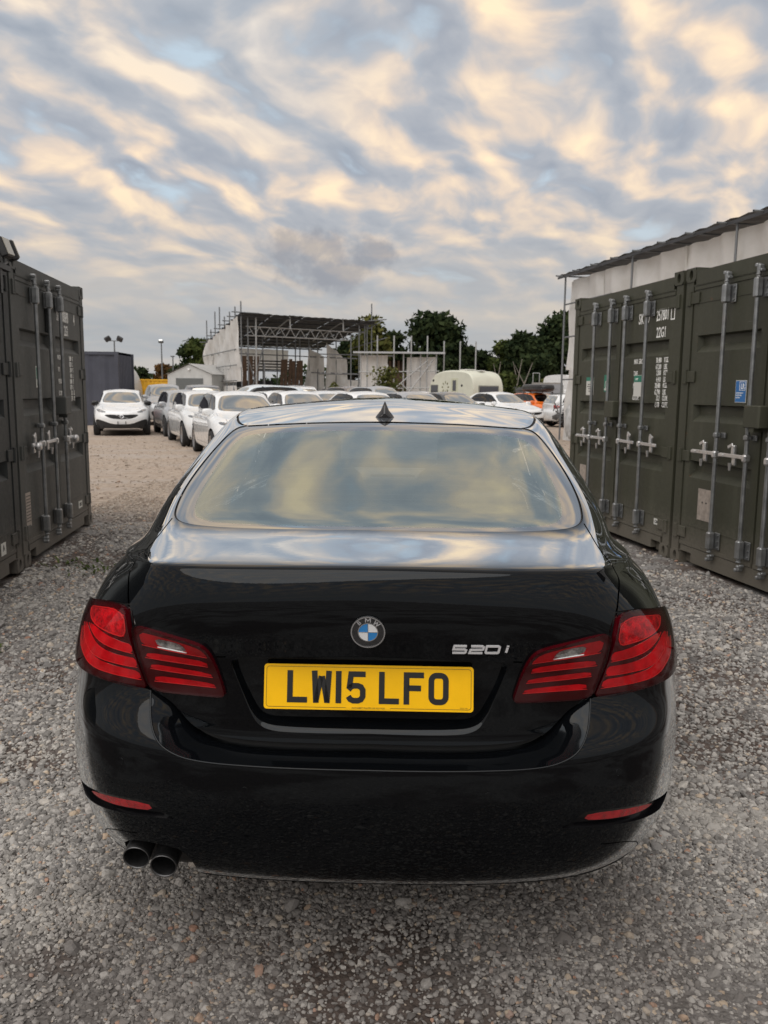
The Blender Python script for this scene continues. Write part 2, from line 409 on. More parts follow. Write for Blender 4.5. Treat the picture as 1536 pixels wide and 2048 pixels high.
dx = T.m('DIVIDE', sp.outputs[0], 1.25); dy = T.m('DIVIDE', T.m('SUBTRACT', sp.outputs[1], 1.9), 1.0)
mud_shade = T.m('SUBTRACT', 1.35, T.m('ADD', T.m('ADD', T.m('MULTIPLY', dx, dx), T.m('MULTIPLY', dy, dy)), T.m('MULTIPLY', T.noise(P, 2.3, 4, .65), .9)))
near = T.mix(T.m('MULTIPLY', T.smooth(mud_shade, -.25, .55), .6), near, (.048, .037, .031))  # brown soil behind the bumper, with the car's contact shadow painted into it
sand = T.ramp(T.noise(P, 7, 6, .7), [(.25, (.235, .185, .145)), (.5, (.38, .31, .25)), (.75, (.52, .44, .365))])
sand = T.mix(T.m('MULTIPLY', T.smooth(T.noise(T.vm('MULTIPLY', P, (.25, 1.1, 1)), .9, 4, .6), .45, .68), .55), sand, (.40, .36, .33))
sand = T.mix(T.m('MULTIPLY', T.smooth(T.noise(P, 1.7, 6, .7), .58, .72), .5), sand, (.30, .20, .15))
edge = T.m('ADD', sp.outputs[1], T.m('MULTIPLY', T.m('SUBTRACT', big, .5), 5.0)); edge = T.m('ADD', edge, T.m('MULTIPLY', T.m('SUBTRACT', mid, .5), 3.0))
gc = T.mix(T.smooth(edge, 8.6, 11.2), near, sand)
far = T.mix(T.smooth(sp.outputs[1], 60, 120), gc, (.10, .12, .05))
hgt = T.m('ADD', T.m('MULTIPLY', vor.outputs[0], -.6), T.m('ADD', T.m('MULTIPLY', vor2.outputs[0], -.35), T.m('MULTIPLY', fine, .5)))
bp = T.add('ShaderNodeBump', ins={'Strength': .75, 'Distance': .018, 'Height': T.m('ADD', hgt, T.m('MULTIPLY', T.noise(P, 3.0, 5, .7), 1.6))})
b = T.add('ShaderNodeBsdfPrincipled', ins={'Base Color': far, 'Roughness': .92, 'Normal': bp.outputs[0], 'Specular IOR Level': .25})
T.l.new(b.outputs[0], T.add('ShaderNodeOutputMaterial').inputs[0])
ys = sorted(set([-400, -100, -30, -8]+[round(x, 2) for x in np.arange(-4, 16, .25)]+list(range(16, 92, 2))+[110, 160, 300, 700, 2500]))
xs = sorted(set([-2500, -600, -200, -80, -40, -20, -12, -9]+[round(x, 2) for x in np.arange(-7, 8.1, .25)]+[10, 14, 20, 40, 80, 200, 600, 2500]))
def gz(x, y):
    z = rise(y)
    if -4 < y < 16 and -7 < x < 8: z += .012*sin(x*1.7+.6*y)+.010*sin(y*2.3-x*.8)+.006*sin(5.1*x+3.3*y)-.012
    return z
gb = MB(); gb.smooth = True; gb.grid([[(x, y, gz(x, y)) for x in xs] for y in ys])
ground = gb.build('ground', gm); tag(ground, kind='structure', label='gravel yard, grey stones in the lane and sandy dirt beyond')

# loose stones in the lane (instanced on points)
sm = bpy.data.materials.new('gravel_stone'); sm.use_nodes = True; T = NT(sm.node_tree); T.n.clear()
oi = T.add('ShaderNodeObjectInfo'); rn = oi.outputs['Random']
pos = T.add('ShaderNodeNewGeometry').outputs['Position']
c = T.ramp(rn, [(0, (.108, .104, .100)), (.25, (.20, .194, .187)), (.5, (.288, .277, .262)), (.72, (.378, .364, .343)), (.86, (.48, .465, .435)), (.95, (.50, .40, .29)), (.965, (.40, .22, .15)), (.972, (.36, .34, .32)), (1, (.60, .58, .54))])
c = T.mix(T.m('MULTIPLY', T.smooth(T.noise(pos, 60, 4, .65), .3, .75), .45), c, (.12, .105, .095))
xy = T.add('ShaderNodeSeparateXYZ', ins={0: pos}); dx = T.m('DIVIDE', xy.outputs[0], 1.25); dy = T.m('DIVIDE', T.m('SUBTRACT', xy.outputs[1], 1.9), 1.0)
mud_shade = T.m('SUBTRACT', 1.35, T.m('ADD', T.m('ADD', T.m('MULTIPLY', dx, dx), T.m('MULTIPLY', dy, dy)), T.m('MULTIPLY', T.noise(pos, 2.3, 4, .65), .9)))
c = T.mix(T.m('MULTIPLY', T.smooth(mud_shade, -.25, .55), .36), c, (.075, .060, .052))  # stones over that soil: browner, and darkened as painted contact shadow
tone = T.noise(pos, 1.1, 4, .6); c = T.mix(T.m('MULTIPLY', T.smooth(tone, .5, .72), .45), c, (.50, .475, .43)); c = T.mix(T.m('MULTIPLY', T.smooth(tone, .5, .3), .40), c, (.13, .115, .105))
c = T.mix(T.smooth(T.m('ADD', T.add('ShaderNodeSeparateXYZ', ins={0: pos}).outputs[1], T.m('MULTIPLY', T.noise(pos, .55, 3, .6), 4.0)), 9.5, 13.5), c, T.mix(.6, c, (.46, .37, .29)))
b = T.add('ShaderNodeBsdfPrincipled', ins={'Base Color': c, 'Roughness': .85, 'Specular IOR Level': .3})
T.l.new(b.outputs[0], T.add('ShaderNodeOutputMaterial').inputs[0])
def scatter(n, x0, x1, y0, y1): return np.stack([RNG.uniform(x0, x1, n), RNG.uniform(y0, y1, n)], 1)
def vnoise(p, s, seed):
    r = np.random.default_rng(seed); g = r.random((64, 64)); q = p*s; i = np.floor(q).astype(int); f = q-i; f = f*f*(3-2*f)
    a = g[i[:, 0] % 64, i[:, 1] % 64]; b_ = g[(i[:, 0]+1) % 64, i[:, 1] % 64]; c_ = g[i[:, 0] % 64, (i[:, 1]+1) % 64]; d = g[(i[:, 0]+1) % 64, (i[:, 1]+1) % 64]
    return a*(1-f[:, 0])*(1-f[:, 1])+b_*f[:, 0]*(1-f[:, 1])+c_*(1-f[:, 0])*f[:, 1]+d*f[:, 0]*f[:, 1]
sets = []
for n, box, smin, smed, sg in ((190000, (-2.4, 2.4, 1.05, 3.0), .0028, .0045, .36), (90000, (-2.6, 2.8, 1.2, 4.2), .0045, .0068, .30), (120000, (-3.6, 4.2, 2.6, 7.0), .0045, .0074, .40), (42000, (-3.8, 4.6, 6.0, 13.5), .008, .0115, .35), (9000, (-8, 8, 10, 26), .012, .016, .35), (800, (-2.6, 2.8, 1.05, 5.5), .010, .0150, .30), (900, (-3.6, 4.2, 3.5, 11.5), .016, .022, .25)):
    p = scatter(n, *box); s = np.maximum(smin, smed*np.exp(RNG.normal(0, sg, n)))
    bare = vnoise(p, .75, 3)*.6+vnoise(p, 2.1, 5)*.4
    cl = np.clip((bare-.40)/.16, 0, 1)
    mid_ = np.exp(-((p[:, 0]-.1)/.85)**2)*np.clip((2.6-p[:, 1])/.6, 0, 1)
    k = RNG.random(n) < np.clip(.42+.75*cl-.62*mid_, .26, 1)
    k &= ~((np.abs(p[:, 0]-.03) < .85) & (p[:, 1] > 2.7) & (p[:, 1] < 6.9))
    k &= ~((np.abs(p[:, 0]) > .95+.46*p[:, 1]))          # never seen
    L_ = -3.035-.116*(p[:, 1]-6.87); R_ = 2.223-.173*(p[:, 1]-9.96)
    k &= ~((p[:, 0] < L_+.0) & (p[:, 1] < 9.2)) & ~((p[:, 0] > R_-.0) & (p[:, 1] < 9.9))
    sets.append((p[k], s[k]))
pp = np.concatenate([a for a, _ in sets]); ss = np.concatenate([a for _, a in sets]); N = len(pp)
zz = np.array([gz(x, y) for x, y in pp])
me = bpy.data.meshes.new('loose_gravel'); me.vertices.add(N); me.vertices.foreach_set('co', np.c_[pp, zz+ss*.22].ravel())
a = me.attributes.new('rot', 'FLOAT_VECTOR', 'POINT'); rot = RNG.normal(0, .35, (N, 3)); rot[:, 2] = RNG.uniform(0, 6.28, N); a.data.foreach_set('vector', rot.ravel())
a = me.attributes.new('scl', 'FLOAT_VECTOR', 'POINT'); sc = np.c_[ss*RNG.uniform(.8, 1.45, N), ss*RNG.uniform(.7, 1.1, N), ss*RNG.uniform(.42, .75, N)]; a.data.foreach_set('vector', sc.ravel())
a = me.attributes.new('idx', 'INT', 'POINT'); a.data.foreach_set('value', RNG.integers(0, 8, N).astype(np.int32))
stones = link('loose_gravel', me); tag(stones, kind='stuff', label='loose grey and tan gravel stones strewn over the lane')
ng = bpy.data.node_groups.new('gravel_scatter', 'GeometryNodeTree'); ng.is_modifier = True
ng.interface.new_socket('Geometry', in_out='INPUT', socket_type='NodeSocketGeometry'); ng.interface.new_socket('Geometry', in_out='OUTPUT', socket_type='NodeSocketGeometry')
A = NT(ng); gi = A.add('NodeGroupInput'); go = A.add('NodeGroupOutput')
g2i = A.add('GeometryNodeGeometryToInstance')
for k in range(8):
    ico = A.add('GeometryNodeMeshIcoSphere', ins={'Radius': 1.0, 'Subdivisions': 2})
    po = A.add('GeometryNodeInputPosition')
    v1 = A.vm('ADD', po.outputs[0], (k*7.31, k*3.17, k*1.9))
    n1 = A.noise(v1, .75, 1.5, .5, 0, 1); n2 = A.add('ShaderNodeTexVoronoi', ins={'Vector': v1, 'Scale': 1.15})
    off = A.vm('SCALE', A.vm('SUBTRACT', n1, (.5, .5, .5)), scale=1.35)
    spn = A.add('GeometryNodeSetPosition', ins={'Geometry': ico.outputs[0], 'Offset': off})
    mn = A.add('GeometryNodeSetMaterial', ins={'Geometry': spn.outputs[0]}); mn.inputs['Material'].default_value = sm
    A.l.new(mn.outputs[0], g2i.inputs[0])
def nattr(n, t): 
    x = A.add('GeometryNodeInputNamedAttribute'); x.data_type = t; x.inputs[0].default_value = n; return x.outputs[0]
e2r = A.add('FunctionNodeEulerToRotation', ins={0: nattr('rot', 'FLOAT_VECTOR')})
iop = A.add('GeometryNodeInstanceOnPoints', ins={'Points': gi.outputs[0], 'Instance': g2i.outputs[0], 'Pick Instance': True, 'Instance Index': nattr('idx', 'INT'), 'Rotation': e2r.outputs[0], 'Scale': nattr('scl', 'FLOAT_VECTOR')})
A.l.new(iop.outputs[0], go.inputs[0])
md = stones.modifiers.new('scatter', 'NODES'); md.node_group = ng
# ================================================================ shipping containers
CW, CH, CL_ = 2.438, 2.591, 6.058
STEEL = mat('galvanised_steel', (.27, .28, .285), .38, .75, var=.18, vscale=14, dirt=((.16, .12, .09), .4)); ZINC = mat('bright_zinc', (.62, .62, .62), .3, .85, var=.1, vscale=20)
WHT = mat('stencil_white', (.86, .86, .83), .7, var=.08, vscale=30); DRK = mat('dark_void', (.006, .006, .006), .9); GASK = mat('door_gasket', (.014, .014, .014), .7)
def casting(parent, x0, z0, m, far=False):
    y0 = CL_-.178 if far else 0
    b = MB(); w_, h_ = .162, .118; cx, cz = x0+w_/2, z0+h_/2; n = 16
    rect = []; ov = []
    for i in range(n):
        a = 2*pi*i/n; c, s_ = cos(a), sin(a); k = 1/max(abs(c)/(w_/2), abs(s_)/(h_/2)); rect.append((cx+c*k, cz+s_*k)); ov.append((cx+.030*c, cz+.044*s_))
    f = (lambda p, y: (p[0], y, p[1]))
    if not far:
        A = [f(p, -.004) for p in rect]; B_ = [f(p, -.004) for p in ov]; C_ = [f(p, .03) for p in ov]
        b.grid([A+A[:1], B_+B_[:1], C_+C_[:1]][::-1])
        b.k = 1; b.add(C_, [tuple(range(n))]); b.k = 0
        b.add([(x0, -.004, z0), (x0+w_, -.004, z0), (x0+w_, -.004, z0+h_), (x0, -.004, z0+h_), (x0, .178, z0), (x0+w_, .178, z0), (x0+w_, .178, z0+h_), (x0, .178, z0+h_)], [(0, 1, 5, 4), (3, 7, 6, 2), (0, 4, 7, 3), (1, 2, 6, 5), (4, 5, 6, 7)])
    else: b.box((cx, y0+.091, cz), (w_, .182, h_))
    return b.build('corner_casting', [m, DRK], parent)
def door_panel(name, x0, x1, m, parent):
    """pressed steel door leaf with three recessed bands"""
    z0, z1 = .172, 2.432; y = .012; dp = .052; e = .085; s = .022; bands = [(1.865, 2.01), (1.275, 1.42), (.785, .935)]
    b = MB(); F = lambda x, z, yy=y: (x, yy, z)
    def q(a, c, d, f_): b.add([a, c, d, f_], [(0, 1, 2, 3)])
    q(F(x0, z0), F(x0+e, z0), F(x0+e, z1), F(x0, z1)); q(F(x1-e, z0), F(x1, z0), F(x1, z1), F(x1-e, z1))
    zt = z1
    for lo, hi in bands:
        q(F(x0+e, hi), F(x1-e, hi), F(x1-e, zt), F(x0+e, zt)); zt = lo
        a0, a1 = x0+e, x1-e; i0, i1 = a0+s, a1-s; fh, fl = hi-.012, lo+.058
        q(F(i0, fl, y+dp), F(i1, fl, y+dp), F(i1, fh, y+dp), F(i0, fh, y+dp))
        q(F(i0, fh, y+dp), F(i1, fh, y+dp), F(a1, hi), F(a0, hi)); q(F(a0, lo), F(a1, lo), F(i1, fl, y+dp), F(i0, fl, y+dp))
        q(F(a0, lo), F(i0, fl, y+dp), F(i0, fh, y+dp), F(a0, hi)); q(F(i1, fl, y+dp), F(a1, lo), F(a1, hi), F(i1, fh, y+dp))
    q(F(x0+e, z0), F(x1-e, z0), F(x1-e, zt), F(x0+e, zt))
    q(F(x0, z0), F(x0, z1), F(x0, z1, y+.05), F(x0, z0, y+.05)); q(F(x1, z0, y+.05), F(x1, z1, y+.05), F(x1, z1), F(x1, z0))
    # weld beads of the frame round the leaf
    for zz_ in (z1-.145, z0+.19): b.box(((x0+x1)/2, y-.001, zz_), (x1-x0-.17, .006, .010))
    b.box(((x0+x1)/2, y-.002, z1-.02), (x1-x0-.01, .012, .03)); b.box(((x0+x1)/2, y-.002, z0+.02), (x1-x0-.01, .012, .03))
    return b.build(name, m, parent)
def lock_rod(x, parent, low=.10):
    b = MB(); b.smooth = True; yb = -.042
    b.tube((x, yb, low+.10), (x, yb, 2.45), .0168, 12)
    r = b.build('lock_rod', STEEL, parent)
    for z, hh in ((2.31, .15), (.30, .15)):
        b = MB(); b.box((x, yb, z), (.055, .060, hh), bev=.012); b.box((x+.038, .0, z), (.075, .012, hh*.95), bev=.003)
        for k in (-.05, 0, .05): b.tube((x+.06, -.008, z+k), (x+.06, -.016, z+k), .008, 6)
        b.build('rod_bracket', STEEL, parent)
    b = MB(); b.box((x, yb, 1.18), (.050, .052, .042), bev=.01); b.box((x+.04, -.006, 1.18), (.06, .014, .042), bev=.003); b.build('rod_guide', STEEL, parent)
    for z, d in ((2.455, 1), (low+.055, -1)):
        b = MB(); b.box((x, yb+.01, z), (.04, .05, .05), bev=.012); b.box((x-.018, yb+.004, z+.018*d), (.03, .05, .03), bev=.008); b.box((x+.02, yb+.012, z-.02*d), (.03, .04, .022), bev=.006)
        for k in range(3): b.lathe((x, yb, z-.05*d-.022*k*d), (0, 0, 1), [(.0168, -.006), (.023, 0), (.0168, .006)], 10)
        b.build('rod_cam', STEEL, parent)
    return r
def handle(x, d, parent, z=1.02, ln=.34, ball=False):
    """locking handle hinged on the rod at x, lying along d"""
    b = MB(); yb = -.052
    b.box((x+d*ln*.52, yb, z+.008), (ln*.95, .014, .030), bev=.005); b.box((x, -.042, z), (.052, .056, .060), bev=.012); b.box((x+d*ln*.93, yb-.004, z+.004), (.07, .016, .024), bev=.006)
    c = x+d*ln*.55
    b.box((c, -.028, z+.055), (.045, .03, .075), bev=.01); b.box((c+d*.03, -.04, z+.085), (.07, .014, .026), bev=.006, rot=(0, d*.4, 0)); b.tube((c, -.055, z-.05), (c, -.055, z-.11), .016, 8, .010); b.box((c, -.02, z-.03), (.05, .02, .08), bev=.006)
    if ball: b.blob((c+d*.05, -.075, z-.01), (.085, .06, .075), .8, 8)
    return b.build('door_handle', ZINC, parent)
def sticker(name, x, z, wd, h, m, parent, bands=()):
    b = MB(); b.box((x, .009, z), (wd, .003, h)); o = b.build(name, m, parent)
    for (bx, bz, bw, bh, bm_) in bands:
        c = MB(); c.box((x+bx*wd, .0070, z+bz*h), (bw*wd, .002, bh*h)); c.build('printed_patch', bm_, o)
    return o
def mark(txt, x, z, h, parent, align='LEFT', sx=.62, m=None, y=.0095, name='marking'):
    M = Matrix.Translation((x, y, z)) @ Euler((pi/2, 0, 0)).to_matrix().to_4x4()
    return text_obj(name, txt, h/.70, M, m or WHT, parent, sx, .0012, align, .012)
def container(label, origin, rz, m, bars, extra=None, group='shipping containers along the lane'):
    c = empty('shipping_container', (*origin, 0), rz); tag(c, label, 'container', group)
    f = MB()
    for x in (0, CW):
        sg = 1 if x == 0 else -1
        f.box((x+sg*.062, .06, CH/2), (.118, .112, CH-.236)); f.box((x+sg*.055, CL_-.06, CH/2), (.11, .12, CH-.236))
        f.box((x+sg*.045, CL_/2, CH-.05), (.06, CL_-.36, .06)); f.box((x+sg*.05, CL_/2, .10), (.05, CL_-.36, .15))
    f.box((CW/2, .05, 2.497), (CW-.324, .10, .118)); f.box((CW/2, CL_-.05, 2.52), (CW-.324, .08, .10)); f.box((CW/2, CL_-.05, .09), (CW-.324, .08, .14))
    # sill with two fork pockets beside the castings
    f.box((CW/2, .05, .105), (CW-.324-.36, .092, .13)); 
    for x in (.162+.09, CW-.162-.09): f.box((x, .05, .145), (.18, .092, .05)); f.box((x, .075, .07), (.18, .02, .10))
    f.box((CW/2, .018, 2.436), (CW-.26, .03, .012)); f.build('frame', m, c)
    for x0 in (0, CW-.162):
        for z0 in (0, CH-.118):
            for fr in (False, True): casting(c, x0, z0, m, fr)
    # side walls, roof, back
    for x in (.03, CW-.03):
        b = MB(); n = 44; P = []
        for z in (.17, CH-.08):
            P.append([(x+(.016 if (k//2) % 2 else -.016)*(1 if x < 1 else -1), .12+(CL_-.24)*k/n, z) for k in range(n+1)])
        b.grid(P); b.build('side_wall', m, c)
    b = MB(); n = 40; b.grid([[(x, .1+(CL_-.2)*k/n, CH-.03+(.012 if (k//2) % 2 else -.006)) for k in range(n+1)] for x in (.05, CW-.05)]); b.build('roof', m, c)
    b = MB(); b.grid([[(.1+(CW-.2)*k/20, CL_-.03+(.015 if (k//2) % 2 else -.015), z) for k in range(21)] for z in (.12, CH-.1)]); b.build('back_wall', m, c)
    b = MB(); b.box((CW/2, .09, 1.3), (CW-.24, .02, 2.3)); b.build('door_gasket', GASK, c)
    dl = door_panel('door', .135, CW/2-.012, m, c); dr = door_panel('door', CW/2+.012, CW-.135, m, c)
    for d, x in ((dl, .118), (dr, CW-.118)):
        sg = 1 if d is dl else -1
        for z in (2.33, 1.66, .97, .29):
            h = MB(); h.box((x+sg*.04, .004, z), (.135, .014, .095), bev=.004); h.tube((x-sg*.03, -.004, z-.06), (x-sg*.03, -.004, z+.06), .013, 8); h.box((x-sg*.058, .0, z), (.03, .024, .12), bev=.004); h.build('hinge', m, d)
    for i, (bx, hd, ball) in enumerate(bars):
        d = dl if bx < CW/2 else dr
        lock_rod(bx, d)
        if hd: handle(bx, hd, d, ball=ball)
    b = MB(); b.box((CW/2+.02, -.05, 1.345), (.20, .11, .17), bev=.008); b.box((CW/2+.02, -.055, 1.245), (.06, .08, .03)); b.build('lock_box', m, dr)
    if extra: extra(c, dl, dr)
    return c
def cont_mat(name, c, dark=1.0):
    m = bpy.data.materials.new(name); m.use_nodes = True; T = NT(m.node_tree); T.n.clear(); O = T.add('ShaderNodeTexCoord').outputs['Object']; z = T.add('ShaderNodeSeparateXYZ', ins={0: O}).outputs[2]
    n = T.noise(O, 1.6, 5, .6); st = T.noise(T.vm('MULTIPLY', O, (9, 9, .5)), 1.0, 4, .6); fn = T.noise(O, 34, 4, .7); sp = T.noise(O, 11, 6, .72)
    col = T.mix(n, tuple(x*.82 for x in c), tuple(x*1.2 for x in c)); col = T.mix(T.m('MULTIPLY', T.smooth(st, .5, .72), .30), col, tuple(x*1.6+.015 for x in c))
    low = T.m('MULTIPLY', T.m('SUBTRACT', 1.0, T.smooth(T.m('ADD', z, T.m('MULTIPLY', fn, .35)), .22, .70)), .62)
    col = T.mix(low, col, (.17, .15, .125)); rust = T.m('MULTIPLY', T.smooth(sp, .655, .70), T.smooth(fn, .40, .55))
    col = T.mix(T.m('MULTIPLY', rust, .8), col, (.13, .055, .025)); scr = T.smooth(T.noise(T.vm('MULTIPLY', O, (3, 3, 40)), 2.2, 3, .6), .70, .73)
    col = T.mix(T.m('MULTIPLY', scr, .35), col, (.22, .22, .20))
    bp = T.add('ShaderNodeBump', ins={'Strength': .35, 'Distance': .012, 'Height': T.m('ADD', T.noise(O, 3.2, 3, .5), T.m('MULTIPLY', fn, .05))})
    b = T.add('ShaderNodeBsdfPrincipled', ins={'Base Color': col, 'Roughness': T.m('MULTIPLY_ADD', fn, .3, .44), 'Normal': bp.outputs[0]}); T.l.new(b.outputs[0], T.add('ShaderNodeOutputMaterial').inputs[0]); return m
OLIVE = cont_mat('olive_steel', (.043, .044, .027)); OLIVE2 = cont_mat('olive_steel_newer', (.041, .042, .026)); GREYG = cont_mat('grey_green_steel', (.056, .059, .055)); GREYD = cont_mat('dark_grey_steel', (.022, .025, .025))
GRN = mat('placard_green', (.015, .20, .13), .5); PAPER = mat('placard_paper', (.62, .62, .58), .6); BLUE = mat('placard_blue', (.02, .15, .42), .4); ALU = mat('data_plate', (.42, .37, .33), .45, .5, var=.2, vscale=30); BKT = mat('print_black', (.02, .02, .02), .6); RIV = mat('rivet_dark', (.05, .05, .05), .5)
def ex_right(c, dl, dr):
    mark('SKYU', 1.60, 2.185, .105, dr); mark('257801', 1.955, 2.19, .105, dr, sx=.53); b = MB(); b.stroke([(2.345, 2.185), (2.405, 2.185), (2.405, 2.295), (2.345, 2.295)], .012, 0, .001, Matrix.Translation((-.112, .0095, 0)) @ Euler((pi/2, 0, 0)).to_matrix().to_4x4(), True); b.build('marking_box', WHT, dr)
    mark('22G1', 1.97, 2.035, .095, dr)
    z = 1.80
    for lab, a, u1, bb, u2 in (('MAX. GROSS', '30,480', 'KGS.', '67,200', 'LBS.'), ('TARE', '2,000', 'KGS.', '4,410', 'LBS.'), ('NET', '28,480', 'KGS.', '62,790', 'LBS.'), ('CU.CAP.', '33.2', 'CU.M.', '1,170', 'CU.FT.')):
        mark(lab, 1.545, z, .048, dr, sx=.56)
        for n_, u_, dz_ in ((a, u1, 0), (bb, u2, -.062)): mark(n_, 2.10, z+dz_, .048, dr, 'RIGHT', .56); mark(u_, 2.15, z+dz_, .048, dr, sx=.56)
        z -= .118
    o = sticker('paper_notice', 1.66, 1.585, .19, .21, PAPER, dr, ((0, .33, .96, .30, GRN),)); mark('SHIP', 1.60, 1.64, .022, o, sx=.9, y=.0055)
    o = sticker('paper_notice', .495, 1.585, .20, .20, PAPER, dl, ((0, .40, .98, .2, GRN), (0, .1, .6, .04, BKT), (0, -.02, .7, .04, BKT), (0, -.14, .4, .04, BKT), (0, -.28, .25, .05, BKT)))
    o = sticker('green_placard', .935, 1.615, .135, .18, GRN, dl, ((0, -.36, .8, .12, PAPER),)); b = MB(); b.stroke([(.04*cos(2*pi*i/16), .04*sin(2*pi*i/16)) for i in range(16)], .009, 0, .001, Matrix.Translation((.935, .0068, 1.60)) @ Euler((pi/2, 0, 0)).to_matrix().to_4x4(), True); b.stroke([(0, -.02), (0, .022)], .03, 0, .001, Matrix.Translation((.935, .0068, 1.60)) @ Euler((pi/2, 0, 0)).to_matrix().to_4x4()); b.build('emblem', PAPER, o)
    sticker('data_plate', .40, .57, .17, .24, ALU, dl); o = sticker('maker_plate', 2.19, .30, .125, .058, PAPER, dr); mark('CIMC', 2.19, .286, .030, o, 'CENTER', .9, BKT, .0068)
def ex_right2(c, dl, dr):
    o = sticker('blue_placard', .915, 1.535, .145, .175, PAPER, dl, ((0, 0, .93, .94, BLUE),)); 
    b = MB(); b.stroke([(.90, 1.545), (.975, 1.545), (.975, 1.61), (.90, 1.61)], .004, 0, .001, Matrix.Translation((0, .0055, 0)) @ Euler((pi/2, 0, 0)).to_matrix().to_4x4(), True); b.build('placard_frame', WHT, o)
    mark('LR', .940, 1.555, .042, o, 'CENTER', .75, WHT, .0050)
    for k in range(3): mark('LLOYDS REGISTER'[:14-k*3], .855, 1.518-k*.018, .010, o, 'LEFT', .9, WHT, .0050)
    o = sticker('data_plate', .50, .57, .21, .27, ALU, dl)
    for dx in (-.03, .03): b = MB(); b.tube((.50+dx, .006, .59), (.50+dx, .003, .59), .008, 8); b.build('rivet', RIV, o)
def ex_left(c, dl, dr):
    mark('STU', 1.385, 2.165, .11, dr, sx=.5); mark('000690', 1.60, 2.165, .11, dr, sx=.46); mark('4', 2.03, 2.165, .11, dr, sx=.55); mark('22G1', 1.64, 2.035, .10, dr, sx=.5)
    z = 1.79
    for lab, a, u1, bb, u2 in (('MAX. GROSS', '30,480', 'K', '67,200', 'L'), ('TARE', '2,000', 'K', '4,410', 'L'), ('PAYLOAD', '28,480', 'K', '62,790', 'L'), ('CU. CAPE', '33.2', 'CU', '1,170', 'CU')):
        mark(lab, 1.35, z, .044, dr, sx=.42)
        for n_, u_, dz_ in ((a, u1, 0), (bb, u2, -.058)): mark(n_, 1.87, z+dz_, .046, dr, 'RIGHT', .48); mark(u_, 1.91, z+dz_, .046, dr, sx=.5)
        z -= .116
    sticker('green_placard', .66, 1.61, .095, .19, PAPER, dl, ((0, .17, .8, .55, GRN), (0, -.32, .45, .18, GRN)))
    o = sticker('data_plate', .20, .47, .135, .30, ALU, dl, tuple((0, .4-.09*k, .8, .025, RIV) for k in range(9)))
    o = sticker('maker_plate', 1.985, .275, .15, .075, PAPER, dr); mark('CIMC', 1.985, .258, .036, o, 'CENTER', .8, BKT, .0068)
    b = MB(); b.box((1.02, -.01, 2.13), (.075, .04, .22), bev=.01); b.tube((1.04, -.03, 2.04), (1.0, -.03, 1.99), .008, 6); b.build('vent_cover', GREYD, dl)
def ex_left2(c, dl, dr):
    o = sticker('maker_plate', 2.01, .255, .11, .10, PAPER, dr); mark('A', 2.01, .24, .05, o, 'CENTER', .9, BKT, .0068)
ha = .1712; ra = -(pi/2-ha); xd = Vector((sin(ha), -cos(ha)))
oa = Vector((2.223, 9.964)); ob = oa+xd*(CW+.045)
cA = container('olive green shipping container with white SKYU 257801 stencil', oa, ra, OLIVE, [(.66, -1, 0), (1.07, -1, 0), (1.40, 1, 0), (1.86, 1, 0)], ex_right)
cB = container('olive green shipping container with a small blue LR placard', ob, ra, OLIVE2, [(.70, -1, 0), (1.12, -1, 0), (1.40, 1, 0), (1.86, 1, 0)], ex_right2)
hc = .1154; xl = Vector((-sin(hc), cos(hc))); oc = Vector((-3.316, 9.295))-xl*CW; od = oc-xl*(CW+.045); rl = atan2(xl.y, xl.x)
cC = container('grey green shipping container with 22G1 markings, left of the black saloon', oc, rl, GREYG, [(.53, -1, 1), (.95, -1, 0), (1.33, 1, 1)], ex_left)
cD = container('dark grey container cut off by the left edge, twin floodlights on its top corner', od, rl, GREYD, [(.53, -1, 0), (.95, -1, 0), (1.40, 1, 0)], ex_left2)
# twin floodlights on the corner of the left container
fl = empty('floodlight', (0, 0, 0)); Mx = Matrix.Translation((*od, 0)) @ Matrix.Rotation(rl, 4, 'Z'); fl.matrix_world = Mx @ Matrix.Translation((2.08, -.02, 2.53))
tag(fl, 'twin square floodlights on a bracket at the top corner of the dark left container', 'floodlight')
for k, (x, a) in enumerate(((-.06, -.1), (.085, .5))):
    b = MB(); M0 = Matrix.Translation((x, -.10, .02)) @ Euler((radians(-20), 0, a)).to_matrix().to_4x4(); b.M = M0; b.box((0, 0, 0), (.125, .06, .15), bev=.01)
    h = b.build('lamp_housing', mat('floodlight_black', (.015, .015, .016), .45), fl); b = MB(); b.M = M0; b.box((0, -.032, 0), (.108, .006, .13), bev=.003); b.build('lamp_lens', mat('floodlight_lens', (.34, .32, .26), .2, coat=.6), h)
b = MB(); b.box((.03, -.03, -.10), (.38, .05, .04)); b.box((.03, -.02, -.2), (.05, .04, .20)); b.tube((.05, -.01, -.12), (.4, .03, -.02), .012, 6); b.build('bracket', mat('floodlight_black', (.015, .015, .016), .45), fl)
SCL = np.array([1.0, .3])
def pip(poly, x, y):
    inside = np.zeros(x.shape, bool); n = len(poly)
    for i in range(n):
        x0, y0 = poly[i]; x1, y1 = poly[(i+1) % n]
        c = (y0 > y) != (y1 > y)
        if c.any():
            xi = x0+(y-y0)*(x1-x0)/((y1-y0) if abs(y1-y0) > 1e-12 else 1e-12)
            inside ^= c & (x < xi)
    return inside
def densify(poly, closed=True, du=.12, dv=.3):
    out = []; n = len(poly)
    for i in range(n if closed else n-1):
        a = np.array(poly[i], float); b = np.array(poly[(i+1) % n], float)
        k = max(1, int(math.ceil(max(abs(b[0]-a[0])/du, abs(b[1]-a[1])/dv))))
        for j in range(k): out.append(tuple(a+(b-a)*j/k))
    if not closed: out.append(tuple(poly[-1]))
    return out
